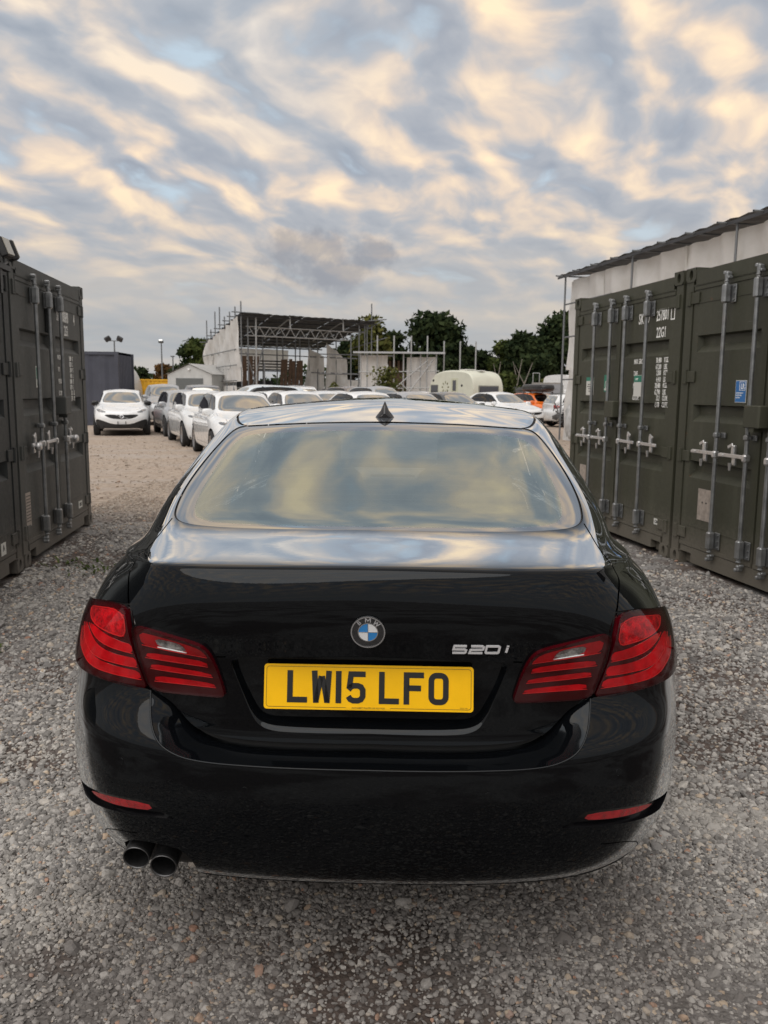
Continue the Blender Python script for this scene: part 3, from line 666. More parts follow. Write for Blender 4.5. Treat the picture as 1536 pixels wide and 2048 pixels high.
def smooth_line(pts, closed=False, it=2):
    """Chaikin corner cutting, ends kept"""
    P = [np.array(p, float) for p in pts]
    for _ in range(it):
        Q = []
        n = len(P)
        rng = range(n if closed else n-1)
        if not closed: Q.append(P[0])
        for i in rng:
            a, b = P[i], P[(i+1) % n]
            Q += [a*.75+b*.25, a*.25+b*.75]
        if not closed: Q.append(P[-1])
        P = Q
    return [tuple(p) for p in P]
def metric(SF, u, v):
    h = 1e-3
    a = SF.ev(np.clip(u-h, 0, 18), v); b = SF.ev(np.clip(u+h, 0, 18), v); c = SF.ev(u, v-h); d = SF.ev(u, v+h)
    return np.linalg.norm(b-a)/(2*h)+1e-6, np.linalg.norm(d-c)/(2*h)+1e-6
def buffer_line(SF, pts, wd, closed=False):
    """thin strip polygon of width wd (metres) along a (u,v) line"""
    n = len(pts); L = []; R_ = []
    for i in range(n):
        p = np.array(pts[i]); a = np.array(pts[i-1] if (i > 0 or closed) else pts[i]); b = np.array(pts[(i+1) % n] if (i < n-1 or closed) else pts[i])
        mu, mv = metric(SF, p[0], p[1]); tx, ty = (b[0]-a[0])*mu, (b[1]-a[1])*mv; l = math.hypot(tx, ty)+1e-9
        nx, ny = -ty/l*wd/2/mu, tx/l*wd/2/mv
        L.append((p[0]+nx, p[1]+ny)); R_.append((p[0]-nx, p[1]-ny))
    return (L, R_)
def partition(SF, regions, ulim, vlim, du, dv):
    """triangulate the (u,v) domain along every region's outline; returns uv points and {name: triangles}"""
    pts = []; edges = []
    def add_loop(poly, closed=True):
        b = len(pts); n = len(poly)
        for p in poly: pts.append((min(max(p[0], ulim[0]), ulim[1]), min(max(p[1], vlim[0]), vlim[1])))
        for i in range(n if closed else n-1): edges.append((b+i, b+(i+1) % n))
    dom = densify([(ulim[0], vlim[0]), (ulim[1], vlim[0]), (ulim[1], vlim[1]), (ulim[0], vlim[1])], True, du, dv)
    add_loop(dom)
    for name, poly in regions: add_loop(poly)
    ug = np.arange(ulim[0]+du, ulim[1]-du*.3, du); vg = np.arange(vlim[0]+dv, vlim[1]-dv*.3, dv)
    for k, v in enumerate(vg):
        for u in ug: pts.append((float(u)+(du*.25 if k % 2 else -du*.25), float(v)))
    P = [Vector((p[0]*SCL[0], p[1]*SCL[1])) for p in pts]
    r = delaunay_2d_cdt(P, edges, [], 0, 1e-6)
    V = np.array([(p[0]/SCL[0], p[1]/SCL[1]) for p in r[0]]); F = np.array([f[:] for f in r[2]])
    C = V[F].mean(1); names = np.array(['body']*len(F), dtype=object)
    for name, poly in regions:
        names[pip(poly, C[:, 0], C[:, 1])] = name
    return V, {n: F[names == n] for n in set(names)}
def panel(name, SF, V, F, m, parent, off=0.0, mirror=False, both=False, offf=None, link_=True):
    """one body panel; both = joined with its mirror image"""
    idx, inv = np.unique(F.ravel(), return_inverse=True); f = inv.reshape(-1, 3); uv = V[idx]
    p, n = SF.ev(uv[:, 0], uv[:, 1], True)
    o = off if offf is None else offf(uv)[:, None]
    p = p+n*o
    vs, fs, ns = [], [], []
    mm = np.array([-1, 1, 1.])
    if not mirror or both: vs.append(p); fs.append(f); ns.append(n)
    if mirror or both:
        fs.append(f[:, ::-1]+(len(p) if both else 0)); vs.append(p*mm); ns.append(n*mm)
    vs = np.concatenate(vs); fs = np.concatenate(fs); ns = np.concatenate(ns)
    me = bpy.data.meshes.new(name); me.from_pydata(vs.tolist(), [], fs.tolist()); me.materials.append(m)
    me.polygons.foreach_set('use_smooth', [True]*len(fs)); me.update()
    me.normals_split_custom_set_from_vertices(ns.tolist())
    return link(name, me, parent) if link_ else me
def side_inv(SF, pts):
    """(Y,Z) seen from the side -> (u,v)"""
    if not hasattr(SF, '_sg'):
        U, Vv = np.meshgrid(np.linspace(5.2, 14.2, 361), np.linspace(0, 21, 281)); SF._sg = (U, Vv, SF.ev(U, Vv))
    U, Vv, P = SF._sg; out = []
    for y, z in pts:
        e = (P[..., 1]-y)**2+(P[..., 2]-z)**2; k = np.unravel_index(e.argmin(), e.shape); u, v = U[k], Vv[k]
        for _ in range(4):
            h = 1e-3; p = SF.ev(u, v); a = (SF.ev(u+h, v)-p)/h; b = (SF.ev(u, v+h)-p)/h
            J = np.array([[a[1], b[1]], [a[2], b[2]]]); r = np.array([y-p[1], z-p[2]])
            if abs(np.linalg.det(J)) < 1e-9: break
            d = np.linalg.solve(J, r); d = np.clip(d, -.1, .1); u = float(np.clip(u+d[0], 0, 18)); v = float(np.clip(v+d[1], 0, 24))
        out.append((u, v))
    return out
def arch_poly(SF, yc, zc, r, n=26):
    """wheel opening: arc above, closed below the sill"""
    a = [(yc+r*cos(t), zc+r*sin(t)) for t in np.linspace(-.42, pi+.42, n)]
    q = side_inv(SF, [(y, max(z, .17)) for y, z in a])
    return [(q[0][0], -.01)]+q+[(q[-1][0], -.01)]
def wheel(parent, x, y, z, r, wd, side, paintrim, spokes=10, name='wheel'):
    o = empty(name, (x, y, z), 0, parent)
    key = ('wheel', round(r, 3), round(wd, 3), side, paintrim.name, spokes)
    if key not in WHEELS:
        tb = MB(); tb.smooth = True
        R, hw = r, wd/2; s = side
        tb.lathe((0, 0, 0), (s, 0, 0), [(R*.66, -hw*.9), (R*.74, -hw), (R*.93, -hw*.98), (R*.985, -hw*.8), (R, -hw*.5), (R, hw*.5), (R*.985, hw*.8), (R*.93, hw*.98), (R*.76, hw), (R*.68, hw*.9), (R*.66, hw*.7)], 28)
        tyre = tb.build('tyre', mat('tyre_rubber', (.018, .018, .019), .85, bump=.3, bscale=90), link_=False)
        rb = MB(); rb.smooth = True
        rb.lathe((0, 0, 0), (s, 0, 0), [(R*.60, -hw*.85), (R*.62, hw*.3), (R*.67, hw*.86), (R*.69, hw*.9), (R*.67, hw*.93), (R*.63, hw*.8)], 28)
        rb.lathe((0, 0, 0), (s, 0, 0), [(.001, hw*.62), (R*.12, hw*.62), (R*.16, hw*.5), (R*.17, hw*.2)], 16)
        rb.smooth = False
        for k in range(spokes):
            a = 2*pi*k/spokes; ca, sa = cos(a), sin(a); d = .045*R/.33
            q = []
            for rr, h, ww in ((R*.12, hw*.55, d*.7), (R*.64, hw*.82, d)):
                for sg in (-1, 1):
                    q.append((s*h, rr*ca-sg*ww*sa, rr*sa+sg*ww*ca))
            for rr, h, ww in ((R*.12, hw*.2, d*.7), (R*.64, hw*.5, d)):
                for sg in (-1, 1):
                    q.append((s*h, rr*ca-sg*ww*sa, rr*sa+sg*ww*ca))
            rb.add(q, [(0, 1, 3, 2), (4, 6, 7, 5), (0, 2, 6, 4), (1, 5, 7, 3)])
        rim = rb.build('rim', paintrim, link_=False)
        db = MB(); db.smooth = True; db.lathe((0, 0, 0), (s, 0, 0), [(.001, -hw*.1), (R*.5, -hw*.1)], 20)
        disc = db.build('brake_disc', mat('brake_steel', (.10, .10, .10), .5, .8), link_=False)
        WHEELS[key] = (tyre, rim, disc)
    for n, me in zip(('tyre', 'rim', 'brake_disc'), WHEELS[key]): link(n, me, o)
    return o
WHEELS = {}
def mirror_obj(parent, p, side, m_paint, sc=1.0):
    b = MB(); b.smooth = True
    b.blob((p[0]+side*.10*sc, p[1], p[2]), (.23*sc, .13*sc, .155*sc), .6, 8)
    b.smooth = False; b.box((p[0]-side*.01*sc, p[1]+.01, p[2]-.045*sc), (.10*sc, .05*sc, .03*sc))
    o = b.build('wing_mirror', m_paint, parent)
    g = MB(); g.box((p[0]+side*.105*sc, p[1]-.064*sc, p[2]), (.17*sc, .006, .105*sc), bev=.002)
    g.build('mirror_glass', mat('mirror_glass', (.85, .88, .9), .02, 1.0), o)
    return o
def tail_to_front_rows(style, L, W, H):
    rows = [r.copy() for r in car_rows('lid' if style == 'sedan' else 'bum')]
    if style != 'sedan':
        zt = {14: .90, 15: .955, 16: .98, 17: 1.0, 18: 1.025, 19: 1.12, 20: 1.26, 21: 1.385}
        yt = {14: .075, 15: .085, 16: .095, 17: .11, 18: .14, 19: .20, 20: .30, 21: .42}
        for k in zt:
            r = rows[k]; y0, z0 = r[0, 1], r[0, 2]
            wgt = np.clip((2.3-r[:, 1])/(2.3-y0), 0, 1)
            r[:, 2] += (zt[k]-z0)*wgt**1.6
            r[:, 1] = np.where(r[:, 1] < 2.3, 2.3-(2.3-r[:, 1])*(2.3-yt[k])/(2.3-y0), r[:, 1])
            if k >= 17: r[:5, 0] *= 1.04
    rows = close_roof(rows, 2.05 if style == 'sedan' else 1.75, kr=.078 if style == 'sedan' else .03)
    T = rows*np.array([W/1.856, L/4.907, H/1.467])
    return T
MODELS = {}
def car_model(key, style, L, W, H, front='plain'):
    """panel meshes of one parked-car model, cached"""
    if key in MODELS: return MODELS[key]
    SF = CarSurf(tail_to_front_rows(style, L, W, H)); ky, kz = L/4.907, H/1.467
    yr, yf, rw = (1.107*ky, 4.06*ky, .325) if style == 'sedan' else (.80*ky, 3.98*ky, .32 if style == 'hatch' else .35)
    if style != 'sedan': yf = 4.02*ky
    zw = rw
    R = []
    def poly(name, p, it=2, sm=True): R.append((name, densify(smooth_line(p, not (p[0][0] == p[-1][0] and p[0][0] in (0, 18)), it) if sm else p, True, .3, .8)))
    ub = {'sedan': 7.7}.get(style, 6.2)
    # front end
    gap = lambda p, wd=.007: [R.append(('panel_gap', q[0]+q[1][::-1])) for q in [buffer_line(SF, densify(smooth_line(p), False, .4, .8), wd)]]
    poly('windscreen', [(18, 18.05), (16.2, 18.1), (15.0, 18.2), (14.2, 18.6), (14.1, 19.8), (14.3, 20.8), (15, 21.2), (16.2, 21.45), (18, 21.5)], 1)
    if style == 'sedan': poly('rear_window', [(0, 18), (1.9, 18), (2.9, 18.1), (3.4, 18.4), (3.9, 19.3), (4.1, 20.2), (4.0, 21.1), (2.7, 21.4), (0, 21.6)], 1)
    else: poly('rear_window', [(0, 17.6), (2.6, 17.6), (3.5, 17.9), (3.75, 18.8), (3.7, 20.0), (3.3, 20.7), (2, 20.8), (0, 20.85)], 1)
    yb = SF.ev(10.6, 19)[1]
    ubp = side_inv(SF, [(2.42*ky, 1.2*kz)])[0][0]
    poly('side_window', [(ub, 18.5), (ub+1.2, 18.3), (11, 18.25), (12.6, 18.3), (13.5, 18.55), (13.15, 19.6), (12.75, 20.6), (12.2, 20.95), (10.5, 21.0), (9.0, 21.0), (ub+.5, 20.6), (ub, 19.6)], 1)
    q = buffer_line(SF, densify([(ubp, 17.9), (ubp, 21.3)], False, .3, .5), .07); R.append(('door_pillar', q[0]+q[1][::-1]))
    hl = {'plain': [(14.35, 12.2), (15.2, 12.3), (16.4, 11.0), (16.35, 9.9), (15.3, 9.8), (14.55, 10.8)],
          'sweep': [(13.9, 12.6), (15.0, 12.6), (16.2, 10.6), (16.0, 9.3), (15.1, 9.6), (14.3, 11.2)]}['sweep' if front in ('cross', 'wide') else 'plain']
    if front == 'cross':
        poly('grille', [(18, 8.3), (16.5, 8.2), (16.0, 7.6), (16.35, 6.0), (16.9, 5.0), (18, 4.8)], 1)
        poly('intake', [(18, 3.1), (16.9, 3.2), (16.0, 3.9), (15.2, 4.5), (14.6, 4.1), (14.45, 1.6), (14.5, .02), (18, .02)], 1)
        poly('skid_plate', [(18, 1.9), (15.9, 1.9), (15.6, 1.5), (16, .95), (18, .9)], 1)
    elif front == 'wide':
        poly('grille', [(18, 8.6), (16.3, 8.5), (15.9, 7.9), (16.3, 6.4), (16.9, 5.7), (18, 5.6)], 1)
        poly('intake', [(18, 3.9), (16.2, 3.9), (15.3, 3.6), (15.2, 2.6), (16, 2.0), (18, 1.9)], 1)
    else:
        poly('grille', [(18, 9.9), (16.7, 9.9), (16.45, 9.3), (16.7, 8.6), (18, 8.6)], 1)
        poly('intake', [(18, 4.6), (16.2, 4.6), (15.4, 4.0), (15.5, 2.9), (16.3, 2.3), (18, 2.2)], 1)
    poly('headlamp', hl, 1)
    poly('tail_lamp', [(3.0, 12.6), (4.6, 12.5), (5.6, 12.0), (5.6, 10.2), (4.6, 9.5), (3.2, 9.4)], 1)
    gap([(18, 13.2), (16.6, 12.9), (15.2, 13.0), (14.5, 14.2), (13.9, 16.2), (13.6, 17.6)])
    sl = lambda pts: side_inv(SF, [(y*ky, z*kz) for y, z in pts])
    gap(sl([(3.52, .98), (3.56, .75), (3.50, .34)])); gap(sl([(2.42, 1.03), (2.42, .34)])); gap(sl([(1.40 if style == 'sedan' else 1.12, 1.0), (1.50, .75), (1.62, .34)])); gap(sl([(1.62, .34), (3.50, .34)]))
    R.append(('none', arch_poly(SF, yr, zw, rw*1.16))); R.append(('none', arch_poly(SF, yf, zw, rw*1.16)))
    V, G = partition(SF, R, (0, 18), (0, 25), .3, .7)
    meshes = {}
    half = ('side_window', 'headlamp', 'tail_lamp')
    for n, F in G.items():
        if n == 'none': continue
        o = {'panel_gap': -.006, 'side_window': -.006, 'headlamp': .004, 'tail_lamp': .004, 'grille': -.012, 'intake': -.02, 'door_pillar': -.003}.get(n, 0)
        if n in half:
            meshes[n] = [panel(n, SF, V, F, BLANK, None, o, mirror=False, link_=False), panel(n, SF, V, F, BLANK, None, o, mirror=True, link_=False)]
        else:
            meshes[n] = [panel(n, SF, V, F, BLANK, None, o, both=True, link_=False)]
    # floor, lamp units, emblem, handles
    b = MB(); b.box((0, L/2, .30), (W*.80, L*.86, .12)); b.box((0, L*.18, .5), (W*.62, L*.30, .5)); b.box((0, L*.83, .5), (W*.62, L*.26, .45)); meshes['underbody'] = [b.build('underbody', BLANK, link_=False)]
    hb = []
    for sg in (-1, 1):
        hh = MB()
        for y, z in ((1.72, .90), (2.68, .88)):
            u, v = side_inv(SF, [(y*ky, z*kz)])[0]; p, n = SF.ev(u, v, True)
            hh.box((sg*(p[0]+.018), p[1], p[2]), (.022, .19, .026), bev=.006)
        hb.append(hh.build('door_handle', BLANK, link_=False))
    meshes['door_handle'] = hb
    lt = []
    lu = {'plain': 15.5}.get('plain' if front == 'plain' else 'x', 15.25); lv = 10.9
    for sg in (-1, 1):
        p, n = SF.ev(lu, lv, True); d = Vector((sg*.2, 1, .05)).normalized(); c = Vector((sg*p[0], p[1], p[2]))+d*.008
        k = MB(); k.smooth = True; k.lathe(c, d, [(.001, .0), (.03, -.012), (.052, .0), (.058, .004), (.058, -.01)], 14)
        lt.append(k.build('lamp_projector', BLANK, link_=False))
    meshes['lamp_projector'] = lt
    gp, gn = SF.ev(18, {'cross': 6.4, 'wide': 7.1}.get(front, 9.25), True)
    e = MB(); d = Vector(gn); e.smooth = True
    rr = .062 if front in ('cross', 'wide') else .055
    e.lathe(Vector(gp)+d*.004, d, [(rr*.72, 0), (rr*.72, .012), (rr, .012), (rr, 0)], 20); e.smooth = False
    if front == 'cross':
        q = Vector(gp)+d*.008; e.tube(q+Vector((-.2, 0, -.055)), q+Vector((.2, 0, .055)), .006, 6)
    meshes['emblem'] = [e.build('emblem', BLANK, link_=False)]
    gb = MB()
    if front in ('cross', 'wide'):
        vv = np.linspace(5.4, 7.9, 7)
    else: vv = np.linspace(8.85, 9.75, 4)
    for v in vv:
        us = np.linspace(16.55 if front != 'plain' else 16.8, 18, 6); P, n = SF.ev(us, np.full(6, v), True); P = P-n*.008
        for sg in (-1, 1):
            for i in range(5): gb.tube(P[i]*[sg, 1, 1], P[i+1]*[sg, 1, 1], .004, 4, cap=False)
    meshes['grille_bar'] = [gb.build('grille_bar', BLANK, link_=False)]
    mp_ = SF.ev(*side_inv(SF, [(3.30*ky, 1.0*kz)])[0])
    MODELS[key] = dict(meshes=meshes, L=L, W=W, H=H, yr=yr, yf=yf, rw=rw, mir=(mp_[0]+.01, 3.30*ky, 1.02*kz), SF=SF, style=style, front=front)
    return MODELS[key]
BLANK = mat('unset', (.5, .5, .5))
def mats_common():
    return dict(windscreen=glass_mat('car_glass', (.20, .23, .22), 1.7, .42, refl=(.97, .97, .92)), rear_window=glass_mat('car_glass', (.20, .23, .22), 1.7, .42, refl=(.97, .97, .92)), side_window=glass_mat('side_glass', (.06, .065, .065), 1.5, .02),
                panel_gap=mat('panel_gap_black', (.012, .012, .012), .8), door_pillar=mat('pillar_black', (.012, .012, .013), .25), grille=mat('grille_black', (.012, .012, .013), .45),
                intake=mat('rough_black_plastic', (.022, .022, .023), .6), skid_plate=mat('silver_plastic', (.45, .45, .46), .35, .6), headlamp=mat('headlamp_lens', (.16, .17, .18), .06, .2, coat=1),
                tail_lamp=mat('parked_tail_lamp', (.24, .008, .01), .1, coat=1), underbody=mat('underbody_black', (.012, .012, .012), .9), lamp_projector=mat('chrome', (.75, .76, .78), .08, 1.0),
                emblem=mat('chrome', (.75, .76, .78), .08, 1.0), grille_bar=mat('grille_bar_dark', (.05, .05, .052), .3, .6), lamp='')
def parked_car(label, model, paint, loc, head, group='cars parked in the yard', skip=(), over=None, cat='car', name='parked_car', rim='alloy'):
    """loc = centre of the car on the ground, head = direction of its nose"""
    Mo = MODELS[model]; rz = atan2(-head[0], head[1]); L = Mo['L']
    hx, hy = Vector(head).normalized()
    o = empty(name, (loc[0]-hx*L/2, loc[1]-hy*L/2, loc[2] if len(loc) > 2 else 0), rz); tag(o, label, cat, group)
    mm = mats_common(); mm.update(over or {})
    for n, ml in Mo['meshes'].items():
        if n in skip: continue
        for me in ml:
            par = o
            if n == 'emblem' or n == 'grille_bar': par = next((c for c in o.children if c.name.startswith('grille') and not c.name.startswith('grille_bar')), o)
            if n == 'lamp_projector':
                hs = [c for c in o.children if c.name.startswith('headlamp')]; par = hs[ml.index(me)] if len(hs) > ml.index(me) else o
            c = link(n, me, par); m = paint if n in ('body', 'door_handle') else mm.get(n, paint)
            c.material_slots[0].link = 'OBJECT'; c.material_slots[0].material = m
    rimm = mat('alloy_rim', (.42, .42, .43), .3, .9) if rim == 'alloy' else mat('dark_rim', (.03, .03, .032), .35, .6)
    for sg in (-1, 1):
        for y in (Mo['yr'], Mo['yf']): wheel(o, sg*(Mo['W']/2-.125), y, Mo['rw'], Mo['rw'], .21, sg, rimm, 10 if rim == 'alloy' else 9)
        mirror_obj(o, (sg*Mo['mir'][0], Mo['mir'][1], Mo['mir'][2]), sg, mm.get('wing_mirror', paint))
    # seats and dashboard seen through the glass
    sb = MB(); k = L/4.907; up = Mo['H']/1.467
    ys = (2.15*k, 1.2*k)
    for y in ys:
        for x in (-.36, .36):
            sb.blob((x, y-.1, .78*up), (.5, .16, .62), .5, 6, (-.15, 0, 0)); sb.blob((x, y-.2, 1.15*up), (.27, .1, .2), .6, 6)
    sb.box((0, 3.25*k, .86*up), (1.3*Mo['W']/1.8, .5, .2), bev=.05)
    c = sb.build('seats', mat('cabin_dark', (.03, .03, .032), .8), o)
    return o
# ================================================================ the black saloon in the lane
car = empty('saloon_car', (-.038, 1.85, 0), -.028)
tag(car, 'glossy black saloon seen from behind in the gravel lane between the containers', 'car')
PAINT = bpy.data.materials.new('black_paint'); PAINT.use_nodes = True
T = NT(PAINT.node_tree); T.n.clear()
tc = T.add('ShaderNodeTexCoord').outputs['Object']
dust = T.smooth(T.noise(tc, 900, 2, .5), .60, .74); patch = T.smooth(T.noise(tc, 5, 4, .6), .40, .65)
dd = T.m('MULTIPLY', dust, patch)
base = T.mix(T.m('MULTIPLY', dd, .10), (.0025, .0030, .0038), (.10, .10, .095))
orange = T.add('ShaderNodeBump', ins={'Strength': .02, 'Distance': .002, 'Height': T.noise(tc, 70, 2, .5)})
gN = T.add('ShaderNodeNewGeometry'); dn = T.add('ShaderNodeVectorMath', operation='DOT_PRODUCT', ins={0: gN.outputs['Incoming'], 1: gN.outputs['Normal']})
fr = T.m('MULTIPLY_ADD', T.m('POWER', T.m('SUBTRACT', 1.0, T.m('ABSOLUTE', dn.outputs['Value'])), 5.0), .96, .04)
fc = T.ramp(fr, [(0, (0, 0, 0)), (.041, (.027,)*3), (.08, (.052,)*3), (.135, (.14,)*3), (.165, (.40,)*3), (.20, (.82,)*3), (.40, (.95,)*3), (1, (1, 1, 1))])
df = T.add('ShaderNodeBsdfDiffuse', ins={'Color': base}); gs = T.add('ShaderNodeBsdfGlossy', ins={'Color': (.93, .97, 1), 'Roughness': T.m('MULTIPLY_ADD', dd, .2, .015), 'Normal': orange.outputs[0]})
mx = T.add('ShaderNodeMixShader', ins={0: fc, 1: df.outputs[0], 2: gs.outputs[0]})
T.l.new(mx.outputs[0], T.add('ShaderNodeOutputMaterial').inputs[0])
BLK = mat('gloss_black_trim', (.006, .006, .007), .12); GAPM = mat('panel_gap_black', (.012, .012, .012), .8)
RUB = mat('black_rubber', (.012, .012, .012), .6)
RED_D = mat('lamp_dark_red', (.05, .0008, .003), .10, ior=1.4, coat=.35, coat_r=.02); RED_B = mat('lamp_bright_red', (.62, .003, .012), .22, ior=1.3, coat=.5, coat_r=.03, var=.25, vscale=18)
RED_M = mat('lamp_red', (.42, .0025, .008), .16, ior=1.3, coat=.5, coat_r=.02, var=.3, vscale=12); RED_L = mat('lamp_line_red', (.80, .03, .03), .3)
REFL = mat('lamp_reflector_red', (.60, .004, .013), .2, ior=1.3, coat=.6, coat_r=.02, var=.55, vscale=45, bump=.8, bscale=140)
CLEAR = mat('reverse_lamp_clear', (.26, .26, .25), .2, .5, coat=.6, var=.6, vscale=60, bump=.6, bscale=160)
BRIGHT = mat('bright_chrome', (.80, .80, .82), .28, .35, coat=1); CHROME = mat('chrome', (.75, .76, .78), .08, 1.0)
GLASS = glass_mat('rear_glass', (.88, .93, .90), 1.65, .28, refl=(.88, 1.0, .98))
FRIT = glass_mat('glass_frit_black', (.004, .004, .005), 1.65, .34, refl=(.92, .95, .97))
SGL = glass_mat('side_glass', (.06, .065, .065), 1.5, .02)

SL = CarSurf(close_roof(car_rows('lid'))); SB = CarSurf(close_roof(car_rows('bum')))
C2 = lambda p, it=2: smooth_line(p, True, it)
OUTER = [(5.717, 11.8), (4.95, 12.2), (4.219, 12.42), (3.403, 12.42), (3.20, 11.65), (3.105, 10.9), (3.00, 10.125), (2.885, 9.4), (2.735, 8.72), (3.111, 8.75), (3.597, 8.8), (4.122, 8.83), (4.725, 8.80), (5.211, 8.9), (5.50, 9.2), (5.56, 9.725), (5.62, 10.425), (5.70, 10.8), (5.80, 11.1), (5.82, 11.5)]
INNER = [(3.075, 11.52), (2.664, 11.425), (2.217, 11.175), (1.867, 10.925), (1.731, 10.7), (1.653, 10.325), (1.575, 9.675), (1.497, 8.925), (1.505, 8.80), (1.56, 8.75), (2.003, 8.74), (2.70, 8.725), (2.845, 9.425), (2.965, 10.125), (3.035, 10.925)]
LID = [(0, 6.0), (.408, 5.925), (.933, 5.85), (1.322, 5.86), (1.62, 6.02), (1.84, 6.4), (2.00, 7.0), (2.13, 7.75), (2.33, 8.35), (2.64, 8.65), (2.722, 8.72), (2.872, 9.4), (2.988, 10.125), (3.088, 10.9), (3.185, 11.65), (3.40, 12.5), (3.64, 13.275), (3.86, 13.775), (4.12, 14.3), (4.20, 14.925), (4.09, 16.0), (3.98, 17.0), (3.85, 17.8), (3.70, 18.12), (3.3, 18.02), (2.8, 17.93), (1.9, 17.82), (.86, 17.78), (0, 17.82)]
GOUT = [(0, 17.9), (.86, 17.86), (1.9, 17.9), (2.8, 18.0), (3.36, 18.13), (3.72, 18.36), (3.95, 18.8), (4.17, 19.35), (4.42, 20.0), (4.52, 20.6), (4.45, 21.15), (4.15, 21.55), (2.7, 21.66), (1.28, 21.86), (0, 22.0)]
GIN = [(0, 18.02), (1.478, 18.02), (2.392, 18.12), (2.8, 18.24), (3.0, 18.38), (3.14, 18.58), (3.25, 18.8), (3.45, 19.6), (3.58, 20.35), (3.52, 20.7), (3.3, 20.85), (2.76, 20.95), (1.5, 21.0), (0, 21.05)]
ROUT = [(0, 10.45), (1.011, 10.35), (1.455, 10.28), (1.345, 9.35), (1.19, 8.15), (1.10, 7.5), (.97, 7.12), (.80, 7.02), (0, 7.25)]
CREASE = [(2.66, 8.66), (2.60, 8.1), (2.50, 7.4), (2.38, 6.75), (2.26, 6.2), (2.12, 5.75), (1.93, 5.45), (1.75, 5.32), (1.458, 5.27), (1.167, 5.28), (.836, 5.285), (.369, 5.31), (0, 5.325)]
ARCH_R = arch_poly(SL, 1.107, .335, .385); ARCH_F = arch_poly(SL, 4.07, .335, .385)
SEAMB = [(5.5, 8.98), (6.1, 8.75), (6.7, 8.45), (7.15, 8.1)]
def dz(p, closed=True, it=2, sm=True): return densify(smooth_line(p, closed, it) if sm else p, closed, .1, .28)
def keep_ends(p):                               # a half outline whose ends lie on the centre line
    q = smooth_line(p, False, 2); return q
def half(p): return densify(keep_ends(p), True, .1, .28)
R = [('boot_lid', half(LID)), ('none', densify(keep_ends(ROUT), True, .08, .2))]
g = buffer_line(SL, densify(keep_ends(GOUT), False, .1, .28), .014); R.append(('window_trim', g[0]+g[1][::-1]))
R += [('window_frit', half(GOUT)), ('rear_window', half(GIN))]
Rside = [('side_window', dz([(7.75, 18.75), (8.2, 18.42), (9, 18.3), (11, 18.28), (12.6, 18.35), (13.35, 18.6), (13.05, 19.6), (12.65, 20.55), (12.2, 20.92), (10.5, 21.0), (9.2, 20.97), (8.3, 20.7), (7.8, 20.0), (7.6, 19.2)], True, 1)),
         ('windscreen', half([(18, 18.05), (16.2, 18.1), (15.0, 18.3), (14.35, 18.8), (14.25, 19.8), (14.45, 20.8), (15, 21.2), (16.2, 21.45), (18, 21.5)][::-1])),
         ('headlamp', dz([(14.2, 12.4), (15.2, 12.3), (16.4, 11.2), (16.35, 9.9), (15.3, 9.8), (14.5, 10.8)])),
         ('grille', dz([(17.85, 11.0), (17.1, 11.0), (16.85, 10.5), (16.95, 8.4), (17.3, 8.0), (17.85, 8.0)])),
         ('intake', half([(18, 4.6), (16.2, 4.6), (15.5, 4.0), (15.5, 2.9), (16.3, 2.3), (18, 2.2)]))]
q = buffer_line(SL, side_inv(SL, [(2.45, 1.0), (2.43, 1.2), (2.40, 1.37)]), .08); Rside.append(('door_pillar', q[0]+q[1][::-1]))
def gapline(SF, pts, wd, sm=True):
    q = buffer_line(SF, densify(smooth_line(pts) if sm else pts, False, .1, .28), wd); return ('panel_gap', q[0]+q[1][::-1])
for pts in ([(3.55, 1.0), (3.60, .75), (3.52, .32)], [(2.44, 1.03), (2.46, .32)], [(1.30, 1.03), (1.36, .92), (1.52, .70), (1.64, .32)], [(1.64, .32), (3.52, .32)]):
    Rside.append(gapline(SL, side_inv(SL, pts), .007))
Rside.append(gapline(SL, [(18, 13.4), (16.6, 13.0), (15.2, 13.1), (14.5, 14.3), (13.9, 16.2), (13.6, 17.6)], .006))
lidgap = [(3.075, 11.52), (3.20, 12.0), (3.40, 12.5), (3.64, 13.275), (3.86, 13.775), (4.12, 14.3), (4.20, 14.925), (4.09, 16.0), (3.98, 17.0), (3.85, 17.8), (3.75, 18.22)]
Rg = [gapline(SL, lidgap, .0065), gapline(SL, [(2.72, 8.72), (2.885, 9.42), (3.0, 10.125), (3.105, 10.9), (3.2, 11.65), (3.40, 12.5)], .006),
      gapline(SL, [(3.40, 12.45), (4.22, 12.46), (4.95, 12.25), (5.72, 11.85), (5.86, 11.4), (5.8, 11.0)], .004), gapline(SL, [(1.48, 10.28), (1.60, 10.26)], .004),
      gapline(SL, [(4.02, 21.6), (5.3, 21.62), (7, 21.55), (9, 21.45), (11, 21.4), (13, 21.3), (14.3, 21.2)], .012)]
bumper_none = [(0, -.01), (0, 6.0)]+keep_ends(LID[:10])+[(2.722, 8.72)]+[(3.111, 8.75), (3.597, 8.8), (4.122, 8.83), (4.725, 8.80), (5.211, 8.9), (5.5, 8.98)]+SEAMB[1:]+[(7.2, 4.0), (7.2, -.01)]
Rl = [('outer_lamp', dz(OUTER)), ('inner_lamp', dz(INNER))]
NONE = [('none', densify(bumper_none, True, .1, .28)), ('none', ARCH_R), ('none', ARCH_F)]
V, G = partition(SL, R+Rside+Rg+Rl+NONE, (0, 18), (0, 25), .11, .30)
panel('body', SL, V, G['body'], PAINT, car, both=True)
lid = panel('boot_lid', SL, V, G['boot_lid'], PAINT, car, both=True)
trim = panel('window_trim', SL, V, G['window_trim'], RUB, car, -.004, both=True)
panel('window_frit', SL, V, G['window_frit'], FRIT, car, -.003, both=True)
rwin = panel('rear_window', SL, V, G['rear_window'], GLASS, car, -.003, both=True)
